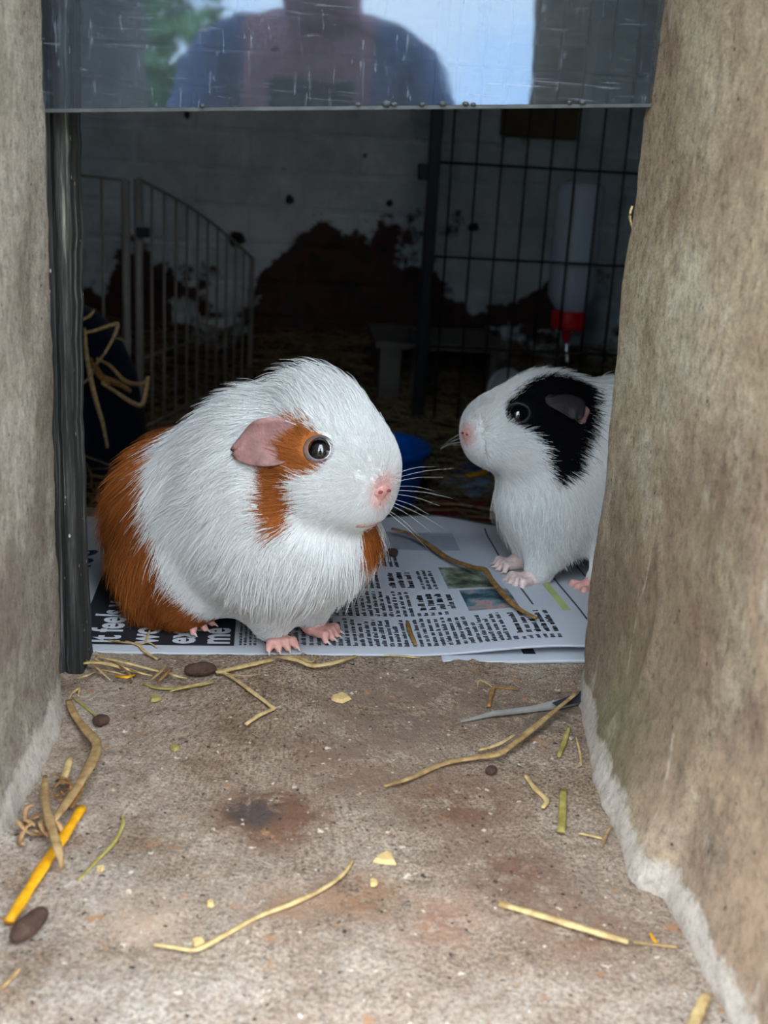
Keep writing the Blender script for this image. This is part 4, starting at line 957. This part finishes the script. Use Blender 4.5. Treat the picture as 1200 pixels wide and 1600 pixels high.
# dark blue hide with hay in front
ig = empty('dome_hide', (-.330, .870, FLOOR_Z)); tag(ig, 'dark blue plastic dome hide behind the loose hay', 'hide')
MB().lathe([(.134, 0), (.135, .02), (.133, .07), (.122, .13), (.104, .175), (.075, .207), (.04, .222), (.001, .226)], (-.330, .870, FLOOR_Z), n=32).build('dome', m_navy, ig, True)
MB().tube([(-.330 + .075 * math.cos(a) , 0.870 - .128 + .012 * math.sin(a), FLOOR_Z + .012 + .095 * math.sin(a)) for a in np.linspace(0, math.pi, 14)], .007, 8, updir=(0, 1, 0)).build('doorway_rim', m_navy, ig, True)
# blue tub, wooden hide, white dish
tb = empty('blue_tub', (.090, .770, FLOOR_Z)); tag(tb, 'bright blue plastic tub on the shed floor behind the pink nose', 'tub')
MB().lathe([(.001, .004), (.052, .004), (.056, .010), (.066, .074), (.066, .078), (.063, .080), (.060, .076), (.050, .012), (.001, .012)], (.090, .770, FLOOR_Z), n=32).build('bowl', m_blue, tb, True)
MB().lathe([(.066, .068), (.0695, .070), (.0695, .079), (.066, .081), (.062, .080)], (.090, .770, FLOOR_Z), n=32).build('rim', m_blue, tb, True)
hz = FLOOR_Z; wh = empty('wooden_hide', (.25, 1.48, hz)); tag(wh, 'low grey wooden hide box behind the black pen post', 'hide')
for x0, x1 in ((.135, .172), (.190, .214)): box('front_board', (x0, 1.40, hz), (x1, 1.414, hz + .098), m_grey_board, wh, .001)
box('side_board', (.135, 1.414, hz), (.149, 1.60, hz + .098), m_grey_board, wh, .001); box('side_board', (.330, 1.414, hz), (.344, 1.60, hz + .098), m_grey_board, wh, .001)
box('back_board', (.135, 1.60, hz), (.344, 1.612, hz + .098), m_grey_board, wh, .001); box('roof_board', (.125, 1.392, hz + .099), (.352, 1.62, hz + .110), m_grey_board, wh, .001)
wd = MB().lathe([(.001, 0), (.022, .002), (.036, .012), (.040, .022), (.038, .022), (.033, .014), (.020, .005), (.001, .004)], (.340, 1.37, hz + .0405), (.55, -.83, .06), 28).build('white_dish', plain('white_glaze', (226, 228, 230), .3, .03, 20), None, True)
tag(wd, 'small white dish standing on edge against the wooden hide', 'dish')
tag(box('wall_board', (.39, 1.870, .322), (.548, 1.892, .50), m_brown_board, None, .003), 'brown board fixed to the brick wall behind the black pen', 'board')
tag(box('wall_strip', (.555, 1.878, .335), (.572, 1.892, .56), plain('white_strip', (214, 218, 218), .7, .06, 30), None, .002), 'narrow white strip fixed to the wall beside the brown board', 'strip')
# papers on the shed floor
def floor_paper(name, label, pts, mat, z):
    V = [at(px, py, z=FLOOR_Z + z + .001 * math.sin(i * 2)) for i, (px, py) in enumerate(pts)]; o = obj(name, V, [tuple(range(len(V)))[::-1]], mat, None, False)
    m = o.modifiers.new('thickness', 'SOLIDIFY'); m.thickness = .001; tag(o, label, 'newspaper', 'papers on the shed floor')
m_redprint = plain('red_print', (168, 34, 48), .7, .2, 60); m_bluegrey = plain('bluish_paper', (150, 172, 206), .8, .15, 30); m_bluep = plain('blue_print', (44, 84, 140), .7, .2, 40)
floor_paper('floor_newspaper', 'red printed page on the shed floor beyond the ledge', [(655, 812), (800, 816), (796, 792), (765, 780), (668, 780)], m_redprint, .003)
floor_paper('floor_newspaper', 'pale bluish page on the shed floor behind the red one', [(664, 776), (795, 774), (790, 764), (672, 768)], m_bluegrey, .006)
floor_paper('floor_newspaper', 'crumpled blue grey page on the shed floor below the lifted nose', [(684, 762), (770, 762), (780, 744), (700, 742)], m_bluegrey, .007)
floor_paper('floor_newspaper', 'dark blue scrap on the shed floor below the lifted chin', [(708, 744), (770, 742), (764, 722), (722, 724)], m_bluep, .009)
# straw bed
def straw_bed(name, label, n, xr, yr, zf, mat, seed, ln=(.04, .11), wd=(.0008, .0022), tilt=.12):
    r = np.random.default_rng(seed); V = []; F = []
    x = r.uniform(*xr, n); y = r.uniform(*yr, n); a = r.uniform(0, 6.28, n); L = r.uniform(*ln, n); W = r.uniform(*wd, n); tl = r.normal(0, tilt, n); bend = r.normal(0, .25, n)
    for i in range(n):
        z = zf(x[i], y[i], r.random()); b = len(V)
        for k in range(4):
            u = k / 3 - .5; aa = a[i] + bend[i] * u; c = np.array([x[i] + math.cos(aa) * L[i] * u, y[i] + math.sin(aa) * L[i] * u, max(z + L[i] * u * tl[i], FLOOR_Z + .001)]); nrm = np.array([-math.sin(aa), math.cos(aa), 0]) * W[i]
            V += [c - nrm, c + nrm, c + [0, 0, W[i]]]
        for k in range(3):
            q = b + 3*k; F += [(q, q+3, q+5, q+2), (q+2, q+5, q+4, q+1), (q+1, q+4, q+3, q)]
    o = obj(name, V, F, mat, None, False); tag(o, label, 'straw bed', kind='stuff'); return o
def bed_z(x, y, u): return FLOOR_Z + .002 + u * (.012 + .055 * sstep(1.25, 1.75, y) + .05 * math.exp(-((x + .27) / .14) ** 2 - ((y - .68) / .12) ** 2))
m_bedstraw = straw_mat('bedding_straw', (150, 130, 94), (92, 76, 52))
straw_bed('straw_bed', 'loose straw and hay covering the dark shed floor', 9000, (-.95, 1.15), (.27, 1.85), bed_z, m_bedstraw, 3)
HY = 'hay in front of the dome hide'
for pts, wpx, mt, lb in [([(132, 512), (136, 560), (148, 620), (160, 660), (168, 700)], 9, m_straw, 'long upright hay stalk in front of the dark blue hide'), ([(132, 520), (150, 516), (174, 508), (184, 508), (176, 530), (164, 552)], 7, m_straw, 'hay stem bent over like a hook in front of the blue hide'),
        ([(128, 500), (140, 494), (148, 484)], 6, m_straw, 'short pale hay tip at the top of the tuft'), ([(164, 552), (150, 570), (140, 590), (124, 602)], 6, m_tan, 'drooping hay stem crossing the long stalk'),
        ([(150, 560), (172, 572), (196, 596), (222, 600), (230, 592)], 8, m_tan, 'upper curl of the hay loop'), ([(158, 598), (180, 612), (204, 628), (222, 632), (230, 600), (232, 588)], 9, m_straw, 'lower curl of the hay loop'),
        ([(146, 575), (160, 590), (185, 600), (205, 612)], 14, m_brown, 'broad brown hay leaf inside the loop'), ([(140, 560), (155, 585), (170, 605)], 14, m_brown, 'second broad hay leaf beside the long stalk'), ([(180, 528), (190, 530), (196, 534)], 3, m_straw, 'fine bristle beside the hooked hay stem')]:
    P = spline([at(px, py, y=.715 - .0004 * (py - 600)) for px, py in pts], 5); k = np.linspace(0, 1, len(P)); dep = float(np.mean((P - CAM) @ FW))
    tag(MB().tube(P, wpx / 2 * dep / FPX * (1 - .4 * np.abs(2*k-1)), 6, .4, updir=(0, 1, .2)).build('hay_stem', mt, None, True), lb, 'hay', HY)
for pts, wpx, mt, lb in [([(664, 747), (700, 744), (740, 742), (756, 738)], 6, m_tan, 'straw lying between the two guinea pigs on the shed floor'), ([(670, 786), (715, 788), (770, 796)], 6, m_straw, 'straw across the red page on the shed floor'), ([(730, 744), (748, 740), (758, 736)], 13, m_gold, 'golden broad straw below the lifted nose')]:
    P = spline([at(px, py, z=FLOOR_Z + .014) for px, py in pts], 5); dep = float(np.mean((P - CAM) @ FW))
    tag(MB().tube(P, wpx / 2 * dep / FPX, 6, .5).build('straw', mt, None, True), lb, ST, 'straw on the shed floor')

# bushes outside, behind the camera
def leaf_mat():
    m, t, b = new_mat('leaves'); g = NT(t); g.col(b, g.ramp(g.noise(6, 3), [(.3, lin(60, 104, 52)), (.7, lin(132, 168, 92))])); setp(b, Roughness=.6); return m
m_leaf = leaf_mat(); m_bark = plain('bark', (84, 72, 60), .9, .2, 20, .5, 60)
for tx, ty, h, lb in ((-.75, -4.2, .9, 'leafy bush outside mirrored beside the dark strip'), (-2.6, -6.0, 1.3, 'wide leafy bush on the grass outside'), (2.2, -5.2, 1.1, 'leafy bush outside on the side of the tan wall')):
    tr = empty('bush', (tx, ty, -.7)); tag(tr, lb, 'bush', 'bushes mirrored in the plastic sheet')
    MB().tube([(tx, ty, -.7), (tx + .05, ty, 0), (tx - .05, ty, h * .8)], [.07, .05, .02], 8).build('stem', m_bark, tr, True)
    r = np.random.default_rng(int(tx * 10) + 99); V = []; F = []
    for i in range(2200):
        q = r.normal(size=3); q = q / np.linalg.norm(q) * r.random() ** .4 * np.array([.55, .5, .85]) * (h + .1); c = np.array([tx, ty, h * .35]) + q; u = r.normal(size=3); u /= np.linalg.norm(u); v_ = np.cross(u, r.normal(size=3)); v_ /= np.linalg.norm(v_); s_ = r.uniform(.03, .07); b = len(V)
        V += [c - u * s_, c + v_ * s_ * .5, c + u * s_, c - v_ * s_ * .5]; F.append((b, b+1, b+2, b+3))
    o = obj('foliage', V, F, m_leaf, tr, False); o['kind'] = 'stuff'

# ================================================================== THE PERSON WITH THE CAMERA (mirrored in the plastic)
def person():
    J = dict(pel=(.02, -1.30, -.22, .145), bel=(.02, -1.22, -.05, .135), che=(.02, -1.08, .13, .140), nek=(.01, -.985, .295, .052), nk2=(.005, -.955, .345, .050), hd0=(0, -.925, .410, .072), hd1=(0, -.925, .475, .088), hd2=(0, -.935, .535, .070))
    E = [('pel', 'bel'), ('bel', 'che'), ('che', 'nek'), ('nek', 'nk2'), ('nk2', 'hd0'), ('hd0', 'hd1'), ('hd1', 'hd2')]
    for q, n in ((-1, 'l'), (1, 'r')):
        J.update({n+'sh': (.005 + q*.122, -1.03, .235, .062), n+'el': (.02 + q*.215, -.90, .02, .044), n+'wr': (q*.085, -.690, .195, .026), n+'pm': (q*.075, -.650, .222, .028),
                  n+'hip': (.02 + q*.11, -1.28, -.26, .10), n+'kn': (.02 + q*.20, -.90, -.20, .066), n+'an': (.02 + q*.17, -1.16, -.60, .042), n+'to': (.02 + q*.19, -.96, -.665, .034)})
        E += [('che', n+'sh'), (n+'sh', n+'el'), (n+'el', n+'wr'), (n+'wr', n+'pm'), ('pel', n+'hip'), (n+'hip', n+'kn'), (n+'kn', n+'an'), (n+'an', n+'to')]
        for k in range(5):
            a = (k - 2) * .012
            if k < 4: p1 = (q*.078, -.632, .238 + a, .0085); p2 = (q*.066, -.612, .240 + a, .0080); p3 = (q*(.048 - .003*abs(k - 1.5)), -.610, .240 + a, .0070)
            else: p1 = (q*.062, -.652, .246, .0095); p2 = (q*.046, -.640, .258, .0090); p3 = (q*.032, -.630, .262, .0080)
            for t, pt in (('a', p1), ('b', p2), ('c', p3)): J[f'{n}f{k}{t}'] = pt
            E += [(n+'pm', f'{n}f{k}a'), (f'{n}f{k}a', f'{n}f{k}b'), (f'{n}f{k}b', f'{n}f{k}c')]
    names = list(J); ix = {n: i for i, n in enumerate(names)}; P = np.array([J[n][:3] for n in names]); org = np.array([.02, -1.1, -.7])
    P[:, 2] += np.where([n[1:3] in ('an', 'to', 'kn') or n[1:] in ('el', 'wr', 'pm') or n[1:2] == 'f' and n[0] in 'lr' for n in names], 0, .11); root = empty('person', org); tag(root, 'crouching person in a blue-grey top holding up a phone outside', 'person')
    me = bpy.data.meshes.new('body'); me.from_pydata((P - org).tolist(), [(ix[a], ix[b]) for a, b in E], []); o = bpy.data.objects.new('body', me); link(o, root, org)
    md = o.modifiers.new('skin', 'SKIN'); sv = me.skin_vertices[0].data if me.skin_vertices else None
    if sv is None:
        bpy.context.view_layer.objects.active = o; bpy.ops.object.skin_root_mark; sv = me.skin_vertices[0].data
    for i, n in enumerate(names): sv[i].radius = (J[n][3], J[n][3]); sv[i].use_root = (n == 'pel')
    sb = o.modifiers.new('smooth', 'SUBSURF'); sb.levels = 2; sb.render_levels = 2
    m, t, b = new_mat('skin_and_clothes'); g = NT(t); z, y = g.axis(2), g.axis(1)
    skin = g.math('MAXIMUM', g.mask(z, .425, .433), g.math('MULTIPLY', g.mask(y, -.745, -.74), g.mask(z, .0, .01)))
    low = g.mask(z, -.13, -.16)
    c = g.mix(low, lin(70, 90, 128), lin(44, 48, 60)); c = g.mix(g.math('MULTIPLY', g.mask(g.math('ABSOLUTE', g.math('ADD', g.axis(0), .005)), .078, .074), g.mask(z, .05, .06)), c, lin(176, 120, 128)); g.col(b, g.mix(skin, c, lin(226, 168, 158))); setp(b, Roughness=.7); me.materials.append(m)
    for q in (-1, 1):
        e = MB().lathe([(.012 * math.sin(a), -.012 * math.cos(a)) for a in np.linspace(.05, 3.09, 9)], (q*.032, -.846, .588), n=12).build('eye', m_sclera, root, True)
        MB().lathe([(.0055, 0), (.005, .0022), (.0005, .0026)], (q*.032, -.8575, .588), (0, 1, 0), 12).build('iris', m_eye, e, True)
        MB().lathe([(.001, -.006), (.016, -.004), (.020, .001), (.015, .006), (.001, .007)], (q*.090, -.935, .580), (q, .2, 0), 14).build('ear', plain('ear_skin', (220, 160, 150), .6, .05), root, True)
    MB().tube(spline([(0, -.838, .592), (0, -.826, .568), (0, -.830, .556)], 3), [.007, .0085, .010, .011, .012, .011, .008], 8).build('nose', plain('nose_skin', (224, 160, 150), .6, .05), root, True)
    MB().tube(spline([(-.024, -.848, .534), (0, -.840, .531), (.024, -.848, .534)], 4), .005, 8).build('mouth', plain('lips', (190, 110, 108), .5, .05), root, True)
    V, F, N = surface_nets(lambda Q: np.maximum(dist(ell((0, -.955, .607), (.099, .100, .098)), Q), -dist(ell((0, -.82, .550), (.080, .095, .110)), Q)), (-.12, -1.08, .47), (.12, -.82, .73), .007)
    obj('hair', V, F, plain('brown_hair', (70, 52, 42), .6, .2, 60), root)
    ph = empty('phone', (0, -.612, .17)); tag(ph, 'dark phone held up in both hands outside the opening', 'phone')
    box('case', (-.037, -.618, .172), (.037, -.609, .320), plain('phone_case', (24, 26, 32), .4, .05), ph, .003)
    for x, z in ((-.018, .300), (.0, .288)): MB().lathe([(.001, .0), (.0085, .0), (.0085, .0018), (.006, .0022), (.001, .0016)], (x, -.609, z), (0, 1, 0), 16).build('lens', m_eye, ph, True)
person()
